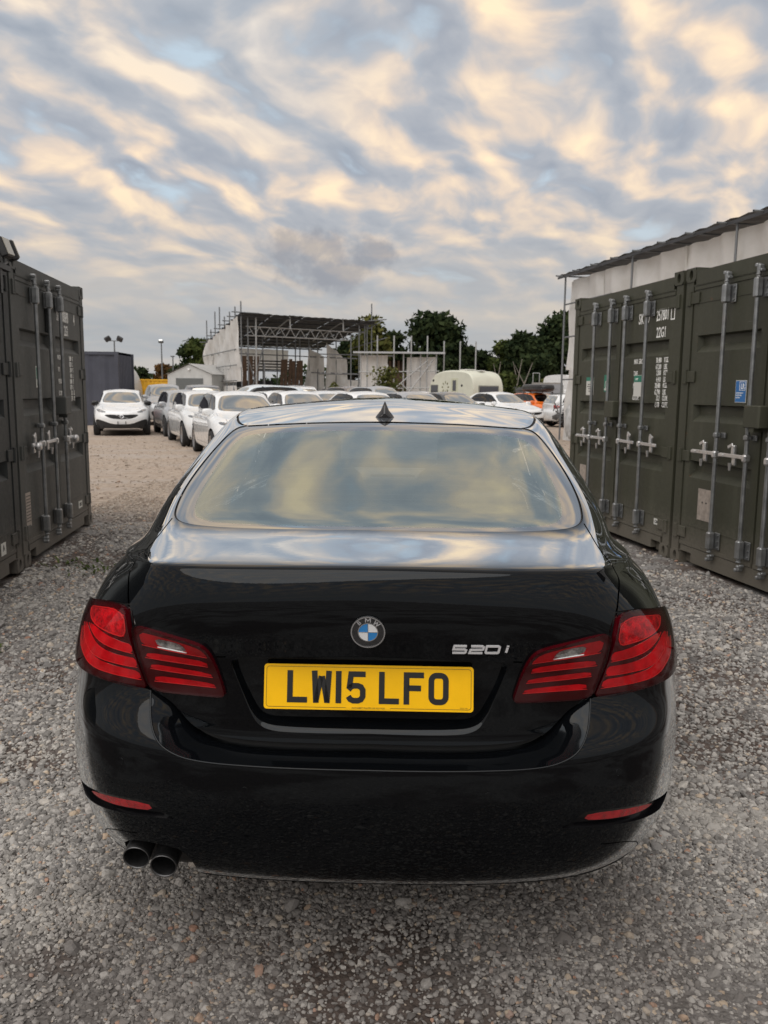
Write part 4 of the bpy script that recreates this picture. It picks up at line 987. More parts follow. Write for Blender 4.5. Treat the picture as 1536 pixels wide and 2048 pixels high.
panel('windscreen', SL, V, G['windscreen'], glass_mat('windscreen_glass', (.90, .94, .92), 1.3), car, -.003, both=True)
panel('panel_gap', SL, V, G['panel_gap'], GAPM, car, -.006, both=True)
panel('grille', SL, V, G['grille'], mat('grille_black', (.012, .012, .013), .45), car, -.015, both=True); panel('intake', SL, V, G['intake'], mat('rough_black_plastic', (.022, .022, .023), .6), car, -.02, both=True)
LED = {'reflector': [(5.192, 11.825), (3.45, 12.24), (3.21, 10.85), (3.675, 10.92), (4.103, 11.02), (4.472, 11.12), (4.9, 11.35)],
 'ledA': [(4.75, 11.0), (4.336, 10.6), (4.006, 10.375), (3.636, 10.25), (3.344, 10.2), (3.09, 10.15), (3.12, 10.58), (3.344, 10.62), (3.617, 10.72), (3.986, 10.86), (4.45, 11.05)],
 'ledB': [(5.15, 10.75), (4.75, 10.15), (4.453, 9.85), (4.239, 9.7), (3.928, 9.62), (3.558, 9.60), (3.228, 9.57), (2.99, 9.57), (3.03, 9.95), (3.228, 9.97), (3.558, 10.0), (3.908, 10.1), (4.181, 10.26), (4.453, 10.55), (4.9, 10.98)],
 'ledC': [(5.32, 10.4), (5.05, 9.75), (4.608, 9.4), (4.414, 9.24), (4.103, 9.14), (3.694, 9.12), (3.286, 9.1), (2.90, 9.08), (2.96, 9.42), (3.286, 9.45), (3.714, 9.5), (4.083, 9.57), (4.317, 9.72), (4.62, 10.0), (4.95, 10.6)]}
LIN = {'top': [(2.936, 11.225), (2.489, 11.09), (2.042, 10.82), (1.82, 10.6), (1.735, 10.35), (1.715, 10.23), (2.158, 10.4), (2.528, 10.525), (2.858, 10.625)],
 'D': [(2.742, 10.3), (2.158, 10.2), (1.731, 10.05), (1.711, 9.85), (2.178, 9.95), (2.8, 10.05)],
 'E': [(2.683, 9.8), (2.178, 9.725), (1.692, 9.6), (1.653, 9.45), (2.178, 9.525), (2.703, 9.6)],
 'F': [(2.606, 9.325), (2.081, 9.3), (1.653, 9.225), (1.614, 9.075), (2.081, 9.1), (2.625, 9.1)]}
REV = [(2.567, 11.0), (2.197, 10.875), (2.061, 10.725), (2.003, 10.425), (2.508, 10.6)]
def lamp_rim(SF, poly, wd, off, m, name, parent, sg):
    """a thin raised lip that follows an outline"""
    b = MB(); b.smooth = True; P = dz(poly); u = np.array([p[0] for p in P]); v = np.array([p[1] for p in P]); p, n = SF.ev(u, v, True)
    k = np.array([sg, 1, 1.])
    for i in range(len(p)):
        b.tube((p[i]+n[i]*off)*k, (p[(i+1) % len(p)]+n[(i+1) % len(p)]*off)*k, wd, 5, cap=False)
    return b.build(name, m, parent)
def led_lines(SF, poly, sg, parent, off):
    n = len(poly)
    b = MB(); b.smooth = True
    Pm = densify(smooth_line(poly, False, 1), False, .1, .3); u = np.array([p[0] for p in Pm]); v = np.array([p[1] for p in Pm]); p, nn = SF.ev(u, v, True); k = np.array([sg, 1, 1.])
    for i in range(len(p)-1): b.tube((p[i]+nn[i]*off)*k, (p[i+1]+nn[i+1]*off)*k, .0011, 5, cap=False)
    return b.build('light_line', RED_L, parent)
Vl, Gl = partition(SL, Rl+[(k, dz(p, True, 1)) for k, p in LED.items()]+[('in_'+k, dz(p, True, 1)) for k, p in LIN.items()]+[('rev', dz(REV, True, 1))], (1.2, 6.2), (8.2, 12.9), .05, .1)
bump_ = lambda o, F: o
for sg in (-1, 1):
    mr = sg < 0
    ol = panel('tail_lamp', SL, Vl, Gl['outer_lamp'], RED_D, car, .005, mirror=mr)
    panel('lamp_reflector', SL, Vl, Gl['reflector'], REFL, ol, .005, mirror=mr)
    lamp_rim(SL, LED['reflector'], .0016, .006, RED_L, 'reflector_edge', ol, sg)
    for k, cut in (('ledA', (0, 6)), ('ledB', (0, 8)), ('ledC', (0, 8))):
        panel('light_bar', SL, Vl, Gl[k], RED_B, ol, .006, mirror=mr)
        led_lines(SL, LED[k][cut[0]:cut[1]], sg, ol, .0068)
    il = panel('tail_lamp', SL, Vl, Gl['inner_lamp'], RED_D, car, .005, mirror=mr)
    panel('light_bar', SL, Vl, Gl['in_top'], RED_M, il, .005, mirror=mr)
    led_lines(SL, LIN['top'][5:9], sg, il, .006)
    for k in 'DEF':
        panel('light_bar', SL, Vl, Gl['in_'+k], RED_B, il, .006, mirror=mr); led_lines(SL, LIN[k][3:6], sg, il, .0068)
    panel('reverse_lamp', SL, Vl, Gl['rev'], CLEAR, il, .006, mirror=mr)
    b = MB(); P, n = SL.ev(np.array([2.003, 2.508]), np.array([10.425, 10.6]), True); P = P+n*.008; b.tube(P[0]*[sg, 1, 1], P[1]*[sg, 1, 1], .0018, 6); b.build('reverse_lamp_edge', mat('lamp_white', (.8, .8, .8), .3), il)
    LENSM = glass_mat('red_lens', (1, .84, .85), 1.30, .0, .01)
    panel('lens', SL, Vl, np.concatenate([Gl[k] for k in ('outer_lamp', 'reflector', 'ledA', 'ledB', 'ledC') if k in Gl]), LENSM, ol, .013, mirror=mr)
    panel('lens', SL, Vl, np.concatenate([Gl[k] for k in ('inner_lamp', 'in_top', 'in_D', 'in_E', 'in_F')]), LENSM, il, .013, mirror=mr)
    for nm, uv in (('outer', OUTER), ('inner', INNER)):
        # lens edge: short skirt from the lens down to the body
        P = dz(uv); u = np.array([p[0] for p in P]); v = np.array([p[1] for p in P]); p, n = SL.ev(u, v, True); k = np.array([sg, 1, 1.])
        A = [Vector((p[i]+n[i]*.013)*k) for i in range(len(p))]; B_ = [Vector((p[i]-n[i]*.012)*k) for i in range(len(p))]
        bb = MB(); bb.smooth = True; bb.grid([A+A[:1], B_+B_[:1]]); bb.build('lens_edge', RED_D, ol if nm == 'outer' else il)
    sw = panel('side_window', SL, V, G['side_window'], SGL, car, -.006, mirror=mr)
    panel('door_pillar', SL, V, G['door_pillar'], BLK, car, -.003, mirror=mr)
    panel('headlamp', SL, V, G['headlamp'], mat('headlamp_lens', (.16, .17, .18), .06, .2, coat=1), car, .003, mirror=mr)
    mirror_obj(car, (sg*.87, 3.32, 1.03), sg, PAINT, .85)
    for y, z in ((1.62, .865), (2.62, .85)):
        u, v = side_inv(SL, [(y, z)])[0]; p, n = SL.ev(u, v, True); hb = MB(); hb.box((sg*(p[0]+.016), p[1], p[2]), (.024, .20, .030), bev=.007); hb.build('door_handle', PAINT, car)
    for y in (1.107, 4.07): wheel(car, sg*(.785 if y < 2 else .755), y, .33, .33, .245, sg, mat('alloy_rim', (.42, .42, .43), .3, .9), 10)
# bumper
FOGN = [(4.95, 3.22), (4.025, 3.48), (3.228, 3.69), (2.372, 3.86), (2.27, 3.78), (2.12, 3.62), (1.97, 3.525), (2.158, 3.505), (2.722, 3.40), (3.306, 3.27), (3.908, 3.12), (4.75, 2.9)]
FOG = [(3.95, 3.46), (3.228, 3.655), (2.40, 3.80), (2.31, 3.655), (2.703, 3.565), (3.325, 3.455), (3.753, 3.41)]
EXH = [(3.28, 2.30), (2.95, 2.62), (2.60, 2.74), (2.236, 2.78), (1.95, 2.72), (1.83, 2.3), (1.87, 1.6), (1.92, -.01), (3.5, -.01), (3.42, 1.2)]
bump_poly = keep_ends(CREASE[::-1])+[(2.722, 8.70), (3.111, 8.73), (3.597, 8.78), (4.122, 8.81), (4.725, 8.78), (5.211, 8.88), (5.5, 8.95)]+[(a, b_-.03) for a, b_ in SEAMB[1:]]+[(7.2, 4.0), (7.2, 0), (0, 0)]
Bp = densify(bump_poly, True, .1, .25)
def notch_off(uv): return np.full(len(uv), -.03)
def bumper_regions(left):
    r = [('bumper', Bp)]
    r += [gapline(SB, [(0, 3.55), (1.0, 3.5), (1.97, 3.53)], .0022)] if False else []
    r += [gapline(SB, [(4.35, 1.0), (4.15, 1.9), (3.9, 2.4), (3.3, 2.75), (2.72, 2.92)], .003)]
    r += [('valance', densify([(0, 1.55), (1.0, 1.55), (2.2, 1.62), (3.2, 1.75), (3.9, 1.85), (4.25, 1.6), (4.35, .9), (4.38, 0), (0, 0)], True, .1, .25))]
    r += [('notch', dz(FOGN, True, 1))]
    if left: r += [('none', densify(smooth_line(EXH, True, 1), True, .08, .2))]
    r += [('none', arch_poly(SB, 1.107, .335, .385))]
    return r
pan = {}
for left in (True, False):
    Vb, Gb = partition(SB, bumper_regions(left), (0, 7.4), (0, 9.4), .10, .25)
    pan[left] = (Vb, Gb)
def join_halves(name, key, m, off=0.0):
    vs, fs, ns = [], [], []; c = 0
    for left in (True, False):
        Vb, Gb = pan[left]; F = Gb[key]; idx, inv_ = np.unique(F.ravel(), return_inverse=True); f = inv_.reshape(-1, 3); uv = Vb[idx]; p, n = SB.ev(uv[:, 0], uv[:, 1], True); p = p+n*off
        if left: p = p*[-1, 1, 1]; n = n*[-1, 1, 1]; f = f[:, ::-1]
        vs.append(p); ns.append(n); fs.append(f+c); c += len(p)
    vs = np.concatenate(vs); fs = np.concatenate(fs); ns = np.concatenate(ns)
    me = bpy.data.meshes.new(name); me.from_pydata(vs.tolist(), [], fs.tolist()); me.materials.append(m); me.polygons.foreach_set('use_smooth', [True]*len(fs)); me.update(); me.normals_split_custom_set_from_vertices(ns.tolist())
    return link(name, me, car)
bumper = join_halves('rear_bumper', 'bumper', PAINT); 
join_halves('lower_valance', 'valance', mat('valance_black', (.007, .007, .0075), .55, spec=.25, bump=.1, bscale=220), .001)
gp_ = join_halves('bumper_seam', 'panel_gap', GAPM, -.004)
for sg in (-1, 1):
    k = np.array([sg, 1, 1.]); P = dz(FOGN, True, 1); u = np.array([p[0] for p in P]); v = np.array([p[1] for p in P]); p, n = SB.ev(u, v, True)
    # notch: walls to a flat inset floor with a glossy lower lip
    A = [Vector(p[i]*k) for i in range(len(p))]; B_ = [Vector((p[i]-n[i]*.020)*k+np.array([0, .004, .002])) for i in range(len(p))]
    b = MB(); b.grid([A+A[:1], B_+B_[:1]]); b.k = 0
    nt = b.build('reflector_pocket', BLK, car)
    Vb, Gb = pan[True]
    panel('pocket_floor', SB, Vb, Gb['notch'], BLK, nt, -.020, mirror=(sg < 0))
    Vf, Gf = partition(SB, [('fog', dz(FOG, True, 1))], (2.0, 4.3), (3.2, 4.1), .08, .08)
    fg = panel('fog_reflector', SB, Vf, Gf['fog'], mat('reflector_red', (.30, .002, .006), .2, coat=.4, var=.3, vscale=60, bump=.5, bscale=300), car, .0008, mirror=(sg < 0))
# ledge between bumper and lid
def resample(P, n):
    P = np.array(P); d = np.r_[0, np.cumsum(np.linalg.norm(np.diff(P, axis=0), axis=1))]; t = np.linspace(0, d[-1], n)
    return np.stack([np.interp(t, d, P[:, i]) for i in range(P.shape[1])], 1)
cr = np.array(densify(keep_ends(CREASE), False, .05, .15)); Pc, Nc = SB.ev(cr[:, 0], cr[:, 1], True); Pc = resample(np.c_[Pc, Nc], 60)
ll = np.array(densify(keep_ends(LID[:11]), False, .05, .15))[::-1]; Pl, Nl = SL.ev(ll[:, 0], ll[:, 1], True); Pl = resample(np.c_[Pl, Nl], 60)
t_ = np.linspace(0, 1, 60)[:, None]
inner = Pl[:, :3]-Pl[:, 3:]*(.004+.022*np.minimum(1, t_*3))+np.array([0, 0, -.016])*np.minimum(1, t_*4)
rows_ = []
d0 = inner-Pc[:, :3]
for s in np.linspace(0, 1, 9):
    rows_.append(Pc[:, :3]+d0*s+Pc[:, 3:]*(.006*np.minimum(1, t_*3)*4*s*(1-s))+np.array([0, 0, .004])*(4*s*(1-s)))
bm_ = MB(); bm_.smooth = True
for sg in (1, -1):
    bm_.grid([[Vector(q*[sg, 1, 1]) for q in (r[::-1] if sg > 0 else r)] for r in rows_])
bm_.smooth = True
for sg in (1, -1):
    for i in range(len(Pc)-1): bm_.tube((Pc[i, :3]-Pc[i, 3:]*.0015)*[sg, 1, 1], (Pc[i+1, :3]-Pc[i+1, 3:]*.0015)*[sg, 1, 1], .0028, 8, cap=False)
bm_.build('bumper_ledge', PAINT, car)
back = MB()
for sg in (1, -1):
    back.grid([[Vector((q+a)*[sg, 1, 1]) for q in r] for r, a in ((inner, np.array([0, .0, 0.])), (inner, np.array([0, .03, .03])), (Pl[:, :3]-Pl[:, 3:]*.03, np.array([0, .01, .03])))])
back.build('lid_gap_channel', GAPM, car)
# lid lower return
edge = MB(); edge.smooth = True
for sg in (1, -1): edge.grid([[Vector(q*[sg, 1, 1]) for q in r] for r in (Pl[:, :3], Pl[:, :3]-Pl[:, 3:]*.012+np.array([0, .004, -.004]), Pl[:, :3]-Pl[:, 3:]*.03)])
edge.build('lid_lower_edge', PAINT, lid)
# plate recess
PT = radians(12); PC = np.array([0, .120, .789]); pn = np.array([0, -cos(PT), sin(PT)]); pu_ = np.array([0, sin(PT), cos(PT)])
def on_plane(p, d):                               # project along +Y to the plate plane pushed in by d
    o = PC-pn*d; y = o[1]+((p[..., 2]-o[2])*pn[2])/(-pn[1]); q = p.copy(); q[..., 1] = y; return q
fn_ = np.array([0, -cos(radians(2)), sin(radians(2))])
def on_floor(p, d):
    o = PC-fn_*d; q = p.copy(); q[..., 1] = o[1]+((p[..., 2]-o[2])*fn_[2])/(-fn_[1]); return q
ro = np.array(densify(keep_ends(ROUT), False, .06, .15)); Po = SL.ev(ro[:, 0], ro[:, 1])
RIN = [(0, .8655), (.30, .861), (.338, .858), (.320, .80), (.292, .742), (.276, .714), (.254, .7015), (.222, .698), (0, .699)]
ri = resample(densify(smooth_line(RIN, False, 2), False, .02, .02), len(Po)); 
Pi = on_floor(np.c_[ri[:, 0], np.zeros(len(ri)), ri[:, 1]], .034)
Po = resample(Po, len(Po))
rb = MB(); rb.smooth = True
for sg in (1, -1):
    q = np.array([sg, 1, 1.])
    rr = []
    for s in np.linspace(0, 1, 7):
        mid = Po*(1-s)+Pi*s; mid[:, 1] = Po[:, 1]+(Pi[:, 1]-Po[:, 1])*(s**1.6); rr.append([Vector(a*q) for a in mid])
    rb.grid(rr)
rec = rb.build('plate_recess', PAINT, lid)
fb = MB(); fb.add([Vector(a) for a in Pi]+[Vector(a*[-1, 1, 1]) for a in Pi[::-1]], [tuple(range(2*len(Pi)))]); fb.build('recess_floor', PAINT, lid)
# number plate
pl_root = empty('number_plate', (0, 0, 0), 0, car)
PM = Matrix.Translation(Vector(PC)) @ Euler((pi/2-PT, 0, 0)).to_matrix().to_4x4()     # x right, y up the plate, z towards the viewer
YEL = mat('plate_yellow', (.90, .50, .001), .4, spec=.2, coat=.12, coat_r=.06, var=.05, vscale=9); INK = mat('plate_black', (.008, .008, .008), .35)
def rrect(wd, h, r, n=5):
    return [(sx*(wd/2-r)+r*cos(a), sy*(h/2-r)+r*sin(a)) for sx, sy, a0 in ((1, 1, 0), (-1, 1, pi/2), (-1, -1, pi), (1, -1, 3*pi/2)) for a in [a0+pi/2*i/n for i in range(n+1)]]
pb = MB(); pb.prism(rrect(.520, .111, .008), -.004, 0, PM); pb.build('plate_blank', YEL, pl_root)
def gl(M, name, strokes, parent, wd=.014, d=.0011, m=INK):
    b = MB()
    for st in strokes: b.stroke(st[0], wd if len(st) < 3 else st[2], .0003, d, M, closed=st[1])
    return b.build(name, m, parent)
def charpos(x0, x1): return PM @ Matrix.Translation((x0-.260, .0956-.079-.0555+.0001, 0))
w7 = .007
def rr_path(x0, y0, x1, y1, r, n=5):
    return [(cx+r*cos(a), cy+r*sin(a)) for cx, cy, a0 in ((x1-r, y1-r, 0), (x0+r, y1-r, pi/2), (x0+r, y0+r, pi), (x1-r, y0+r, 3*pi/2)) for a in [a0+pi/2*i/n for i in range(n+1)]]
Lc = [([(.007, .079), (.007, .007), (.050, .007)], False)]
Wc = [([(.007, .079), (.0115, .0)], False), ([(.043, .079), (.0385, .0)], False), ([(.0115, .002), (.0235, .066)], False, .0125), ([(.0385, .002), (.0265, .066)], False, .0125)]
Ic = [([(.007, 0), (.007, .079)], False)]
Fc = [([(.007, 0), (.007, .072), (.050, .072)], False), ([(.010, .040), (.043, .040)], False)]
Oc = [(rr_path(.007, .007, .043, .072, .013), True)]
five = [(.0495, .072), (.0135, .072), (.0095, .038)]
fivb = [(.0072, .0335), (.013, .0405), (.0195, .0435), (.031, .0435), (.0385, .0405), (.043, .033), (.043, .0175), (.0385, .010), (.031, .007), (.0195, .007), (.012, .0102), (.0072, .0175)]
for x0, st in ((.0578, Lc), (.1185, Wc), (.1787, Ic), (.2030, [(five, False, .0138), (fivb, False, .0138)]), (.2860, Lc), (.3473, Fc), (.4087, Oc)):
    gl(charpos(x0, 0), 'character', st, pl_root)
lb = MB(); lb.stroke(rrect(.508, .099, .007), .0009, .0002, .0006, PM, True); lb.build('border_line', INK, pl_root)
mk = MB(); mk.prism([(-.055, -.0525), (.055, -.0525), (.055, -.0465), (-.055, -.0465)], .0002, .0008, PM); mk.build('print_panel', YEL, pl_root)
text_obj('small_print', 'ALPHABET PLATES UK IG3 9QE', .0052, PM @ Matrix.Translation((0, -.0513, .0011)), INK, pl_root, 1.15, .0002, 'CENTER')
text_obj('small_print', 'BS AU 145e', .0034, PM @ Matrix.Translation((.2460, -.0468, .0011)), mat('print_brown', (.12, .07, .01), .5), pl_root, 1.1, .0002, 'RIGHT')
# roundel on the lid
bp_, bn = SL.ev(0., 11.6, True); bn = Vector(bn); ex = Vector((1, 0, 0)); ey = bn.cross(ex)
BM = Matrix.Translation(Vector(bp_)+bn*.001) @ Matrix((ex, ey, bn)).transposed().to_4x4()
bd = empty('badge', (0, 0, 0), 0, car)
def disc(name, r0, r1, z0, z1, m, n=48):
    b = MB(); b.smooth = False; P = []
    for r, z in ((r0, z0), (r0, z1), (r1, z1), (r1, z0)):
        P.append([BM @ Vector((r*cos(2*pi*i/n), r*sin(2*pi*i/n), z)) for i in range(n+1)])
    b.grid(P+[P[0]]); return b.build(name, m, bd)
disc('badge_base', .0001, .0405, 0, .004, mat('badge_black', (.010, .010, .012), .2, coat=1)); disc('outer_ring', .0385, .0415, 0, .0062, mat('satin_chrome', (.62, .63, .65), .25, 1.0)); disc('inner_ring', .0225, .0245, .002, .0055, mat('satin_chrome', (.62, .63, .65), .25, 1.0))
for k in range(4):
    n = 10; a0 = k*pi/2; poly = [(0, 0)]+[(.0225*cos(a0+pi/2*i/n), .0225*sin(a0+pi/2*i/n)) for i in range(n+1)]
    b = MB(); b.prism(poly, .002, .0048, BM); b.build('sector', mat('badge_blue', (.015, .21, .55), .3, coat=1) if k in (1, 3) else mat('badge_white', (.74, .75, .76), .3, coat=1), bd)
cb = MB(); cb.stroke([(-.0225, 0), (.0225, 0)], .0013, .004, .0054, BM); cb.stroke([(0, -.0225), (0, .0225)], .0013, .004, .0054, BM); cb.build('cross_bar', mat('satin_chrome', (.62, .63, .65), .25, 1.0), bd)
LETM = mat('badge_letter', (.62, .63, .65), .3, .6)
for a, st in ((0, [(-.0058, 0), (-.0058, .0108), (0, .0035), (.0058, .0108), (.0058, 0)]), (-42, [(-.0072, .0108), (-.0038, 0), (0, .0085), (.0038, 0), (.0072, .0108)])):
    b = MB(); b.stroke(st, .0023, 0, .0011, BM @ Matrix.Rotation(radians(a), 4, 'Z') @ Matrix.Translation((0, .0262, .0040))); b.build('letter', LETM, bd)
for ch, a in (('B', 42),):
    text_obj('letter', ch, .0152, BM @ Matrix.Rotation(radians(a), 4, 'Z') @ Matrix.Translation((0, .0268, .0045)), LETM, bd, 1.05, .001, 'CENTER')
# model lettering
ml = empty('model_lettering', (0, 0, 0), 0, car)
def surf_frame(u, v):
    p, n = SL.ev(float(u), float(v), True); n = Vector(n); x = Vector(SL.ev(u+.05, v)-SL.ev(u-.05, v)).normalized(); y = n.cross(x)
    return Matrix.Translation(Vector(p)+n*.0005) @ Matrix((x, y, n)).transposed().to_4x4()
h = .0185; 
st5 = [[(.034, h), (.004, h), (.002, h*.52), (.030, h*.52), (.033, h*.42), (.032, .002), (.029, 0), (.0, 0)]]
st2 = [[(.003, h), (.031, h), (.034, h-.002), (.033, h*.55), (.030, h*.5), (.005, h*.46), (.002, h*.38), (.0, 0), (.032, 0)]]
st0 = [[(.003, h), (.031, h), (.034, h-.002), (.032, .002), (.029, 0), (.002, 0), (0, .002), (.0015, h-.002)]]
for i, (du, st, cl) in enumerate(((0.0, st5, False), (.0385, st2, False), (.0765, st0, True))):
    M = surf_frame(.80+du/.222, 10.70)
    b = MB()
    for s_ in st: b.stroke(s_, .0052, .0, .0028, M, closed=cl); 
    b.build('character', BRIGHT, ml)
M = surf_frame(.80+.125/.222, 10.72); b = MB(); b.stroke([(.003, 0), (.0055, h*.72)], .0055, 0, .0028, M); b.stroke([(.006, h*.85), (.0065, h*1.02)], .0055, 0, .0028, M); b.build('character', BRIGHT, ml)
# exhaust
for x, y, z in ((-.602, .135, .312), (-.528, .125, .297)):
    b = MB(); b.smooth = True
    b.lathe((x, y, z), (.0, -1, -.22), [(.030, -.22), (.0335, -.19), (.0345, -.02), (.0345, .0), (.0335, .003), (.0318, 0), (.0310, -.02), (.0325, -.15), (.001, -.15)], 32)
    ep = b.build('exhaust_pipe', mat('exhaust_black', (.026, .026, .027), .36, .5, var=.3, vscale=30), car)
    b = MB(); b.smooth = True; b.lathe((x, y, z), (.0, -1, -.22), [(.0346, -.004), (.0352, .002), (.0345, .0045), (.0330, .0045), (.0318, .002)], 32); b.build('pipe_rim', mat('exhaust_rim', (.11, .11, .112), .3, .8), ep)
b = MB(); b.blob((-.42, .42, .30), (.62, .42, .17), .6, 10); b.build('silencer', mat('silencer_steel', (.05, .05, .05), .55, .7), car)
b = MB(); b.box((0, 2.6, .26), (1.50, 3.6, .10)); b.box((0, .55, .33), (1.16, .50, .12)); b.box((0, 1.1, .55), (1.2, .5, .5)); b.box((0, 4.1, .5), (1.2, .9, .5)); b.build('underbody', mat('underbody_black', (.012, .012, .012), .9), car)
# parking sensors
for u, v in ((1.128, 4.45), (2.9, 4.75)):
    for sg in (-1, 1):
        p, n = SB.ev(u, v, True); n = Vector(n*[sg, 1, 1]); b = MB(); b.lathe(Vector(p*[sg, 1, 1]), n, [(.0001, .0006), (.0085, .0006)], 20); b.lathe(Vector(p*[sg, 1, 1]), n, [(.0088, .0003), (.0096, .0003)], 20); b.lathe(Vector(p*[sg, 1, 1]), n, [(.0085, .0006), (.0088, .0003)], 20); b.build('parking_sensor', PAINT, car)
# roof aerial
b = MB(); b.smooth = True
A0 = np.array([0, 1.36, 1.412]); prof = []
zr = lambda y: float(1.486-.078*(y-2.3)**2)
rows_ = []
for t in np.linspace(0, 1, 14):
    y = 1.34+.17*t; hgt = .068*(1-t)**.55*min(1, (t+.05)/.12) if t > .0 else .02; wd = .040*(1-.75*t)*min(1, .72+t*4)
    rows_.append([(wd*sx, y-(.0 if t > 0 else 0), zr(y)-.002+hgt*hz_) for sx, hz_ in ((-1, 0), (-.85, .14), (-.42, .45), (-.16, .80), (0, 1), (.16, .80), (.42, .45), (.85, .14), (1, 0))])
b.grid(rows_); b.add(rows_[0], [tuple(range(9))]); b.build('roof_aerial', mat('aerial_black', (.008, .008, .010), .12, coat=.5), car)
# heating wires in the rear window
b = MB()
for v in np.linspace(18.35, 20.75, 17):
    us = np.linspace(0, min(3.4, 2.85+(v-18.3)*.28), 16); p, n = SL.ev(us, np.full(16, v), True); p = p-n*.0048
    for sg in (-1, 1):
        for i in range(15):
            a, c = Vector(p[i]*[sg, 1, 1]), Vector(p[i+1]*[sg, 1, 1]); b.add([a, c, c+Vector((0, .0015, .0011)), a+Vector((0, .0015, .0011))], [(0, 1, 2, 3)])
hw_ = b.build('heating_wire', mat('wire_brown', (.015, .015, .013), .6), rwin); hw_['kind'] = 'stuff'
# cabin
LEA = mat('seat_leather', (.035, .035, .036), .55, bump=.1, bscale=90); DASH = mat('dash_plastic', (.03, .03, .032), .6)
for x in (-.37, .37):
    st = empty('front_seat', (0, 0, 0), 0, car); 
    b = MB(); b.blob((x, 2.25, .82), (.52, .17, .68), .45, 12, (-.2, 0, 0)); b.build('seat_back', LEA, st)
    b = MB(); b.blob((x, 2.55, .50), (.52, .55, .2), .5, 10); b.build('seat_cushion', LEA, st)
    b = MB(); b.blob((x, 2.09, 1.225), (.285, .11, .215), .5, 12, (-.15, 0, 0)); b.build('headrest', LEA, st)
b = MB(); b.blob((0, 1.30, .78), (1.32, .2, .62), .35, 12, (-.3, 0, 0)); rs = b.build('rear_seat', LEA, car)
for x in (-.40, .40): b = MB(); b.blob((x, 1.22, 1.09), (.26, .11, .13), .5, 10, (-.2, 0, 0)); b.build('rear_headrest', LEA, rs)
b = MB(); b.box((0, .86, 1.055), (1.22, .62, .02), (.10, 0, 0), bev=.005); b.build('parcel_shelf', mat('shelf_cloth', (.03, .03, .031), .9), car)
b = MB(); b.blob((0, 3.30, .93), (1.46, .50, .20), .4, 12); b.box((0, 3.08, .98), (.26, .02, .09), bev=.004); b.build('dashboard', DASH, car)
sw_ = empty('steering_wheel', (0, 0, 0), 0, car); b = MB(); b.smooth = True; c0 = Vector((.37, 2.92, .95)); ax = Vector((0, -1, .42)).normalized(); q = ax.to_track_quat('Z', 'Y'); P = [c0+q @ Vector((.185*cos(2*pi*i/28), .185*sin(2*pi*i/28), 0)) for i in range(28)]
for i in range(28): b.tube(P[i], P[(i+1) % 28], .014, 6, cap=False)
b.build('wheel_rim', DASH, sw_); b = MB(); b.blob(c0, (.15, .05, .12), .6, 8); b.tube(P[0], P[14], .012, 6); b.build('wheel_hub', DASH, sw_)
b = MB(); b.blob((0, 2.86, 1.325), (.24, .04, .07), .5, 8); b.tube((0, 2.88, 1.35), (0, 2.90, 1.40), .01, 6); b.build('cabin_mirror', DASH, car)
# ================================================================ parked cars
for k, a in dict(hatch=('hatch', 4.30, 1.80, 1.46, 'plain'), crossover_hatch=('hatch', 4.37, 1.80, 1.46, 'cross'), saloon=('sedan', 4.65, 1.84, 1.47, 'plain'), wide_saloon=('sedan', 4.63, 1.86, 1.48, 'wide'), suv=('suv', 4.55, 1.86, 1.68, 'plain')).items(): car_model(k, *a)
def paint(name, c, metal=0., rough=.28, ior=1.5): return mat(name, c, rough, metal, coat=1., coat_r=.04, var=.05, vscale=3, ior=ior)
WH = paint('white_paint', (.80, .82, .83)); WH2 = paint('off_white_paint', (.73, .75, .76)); SIL = paint('silver_paint', (.42, .44, .46), .5, .32); GRY = paint('dark_grey_paint', (.055, .06, .065)); MAR = paint('maroon_paint', (.12, .035, .035)); BRN = paint('brown_grey_paint', (.12, .10, .09)); ORG = paint('orange_paint', (.78, .17, .02)); PBL = paint('pale_blue_white_paint', (.64, .71, .76)); NVY = paint('navy_paint', (.022, .028, .038)); RDP = paint('dusky_red_paint', (.30, .10, .10))
H1 = (.34, -.94)
pc = parked_car
def head_to_cam(x, y): return (-x, -y)
v40 = pc('white crossover hatchback facing the camera, with black lower grille', 'crossover_hatch', WH, (-8.95, 28.4), (.29, -.95), over={'wing_mirror': mat('gloss_black_trim', (.006, .006, .007), .12)})
# number plate holder and fog surrounds of that car
b = MB(); Mo = MODELS['crossover_hatch']; gp, gn = Mo['SF'].ev(18, 4.5, True); y0 = gp[1]
b.box((0, y0+.015, .37), (.26, .02, .02)); b.box((-.12, y0+.015, .42), (.02, .02, .10)); b.box((.12, y0+.015, .42), (.02, .02, .10)); b.build('plate_holder', mat('rough_black_plastic', (.022, .022, .023), .6), v40)
c_golf = pc('nearest white hatchback, left of the black saloon, showing its side doors', 'hatch', WH, (-3.34, 19.15), H1)
pc('second white hatchback from the nearest, parked just behind it in the left row', 'hatch', WH2, (-5.04, 23.5), (.36, -.93))
pc('pearly silver white hatchback beside the crossover with black lower grille', 'hatch', SIL, (-6.70, 28.0), (.36, -.93))
pc('dusky red hatchback half hidden behind the pearly silver hatchback', 'hatch', RDP, (-7.9, 33.2), (.36, -.93))
pc('grey people carrier standing behind the white crossover, roof level with the yellow skip', 'suv', SIL, (-9.55, 36.2), (.32, -.94))
pc('small white car far back between the grey people carrier and the shed', 'hatch', WH2, (-11.9, 46.5), (.2, -.98))
pc('dark navy estate with black rear window, parked tail first in front of the shed', 'suv', NVY, (-8.2, 37.0), (-.35, .94))
pc('pale blue white car seen from the side below the scaffold shelter, dark side windows', 'suv', PBL, (-5.15, 32.8), (-.86, -.50))
pc('white tall hatchback with black rear window below the scaffold shelter', 'suv', WH, (-3.95, 36.2), (-.30, .95))
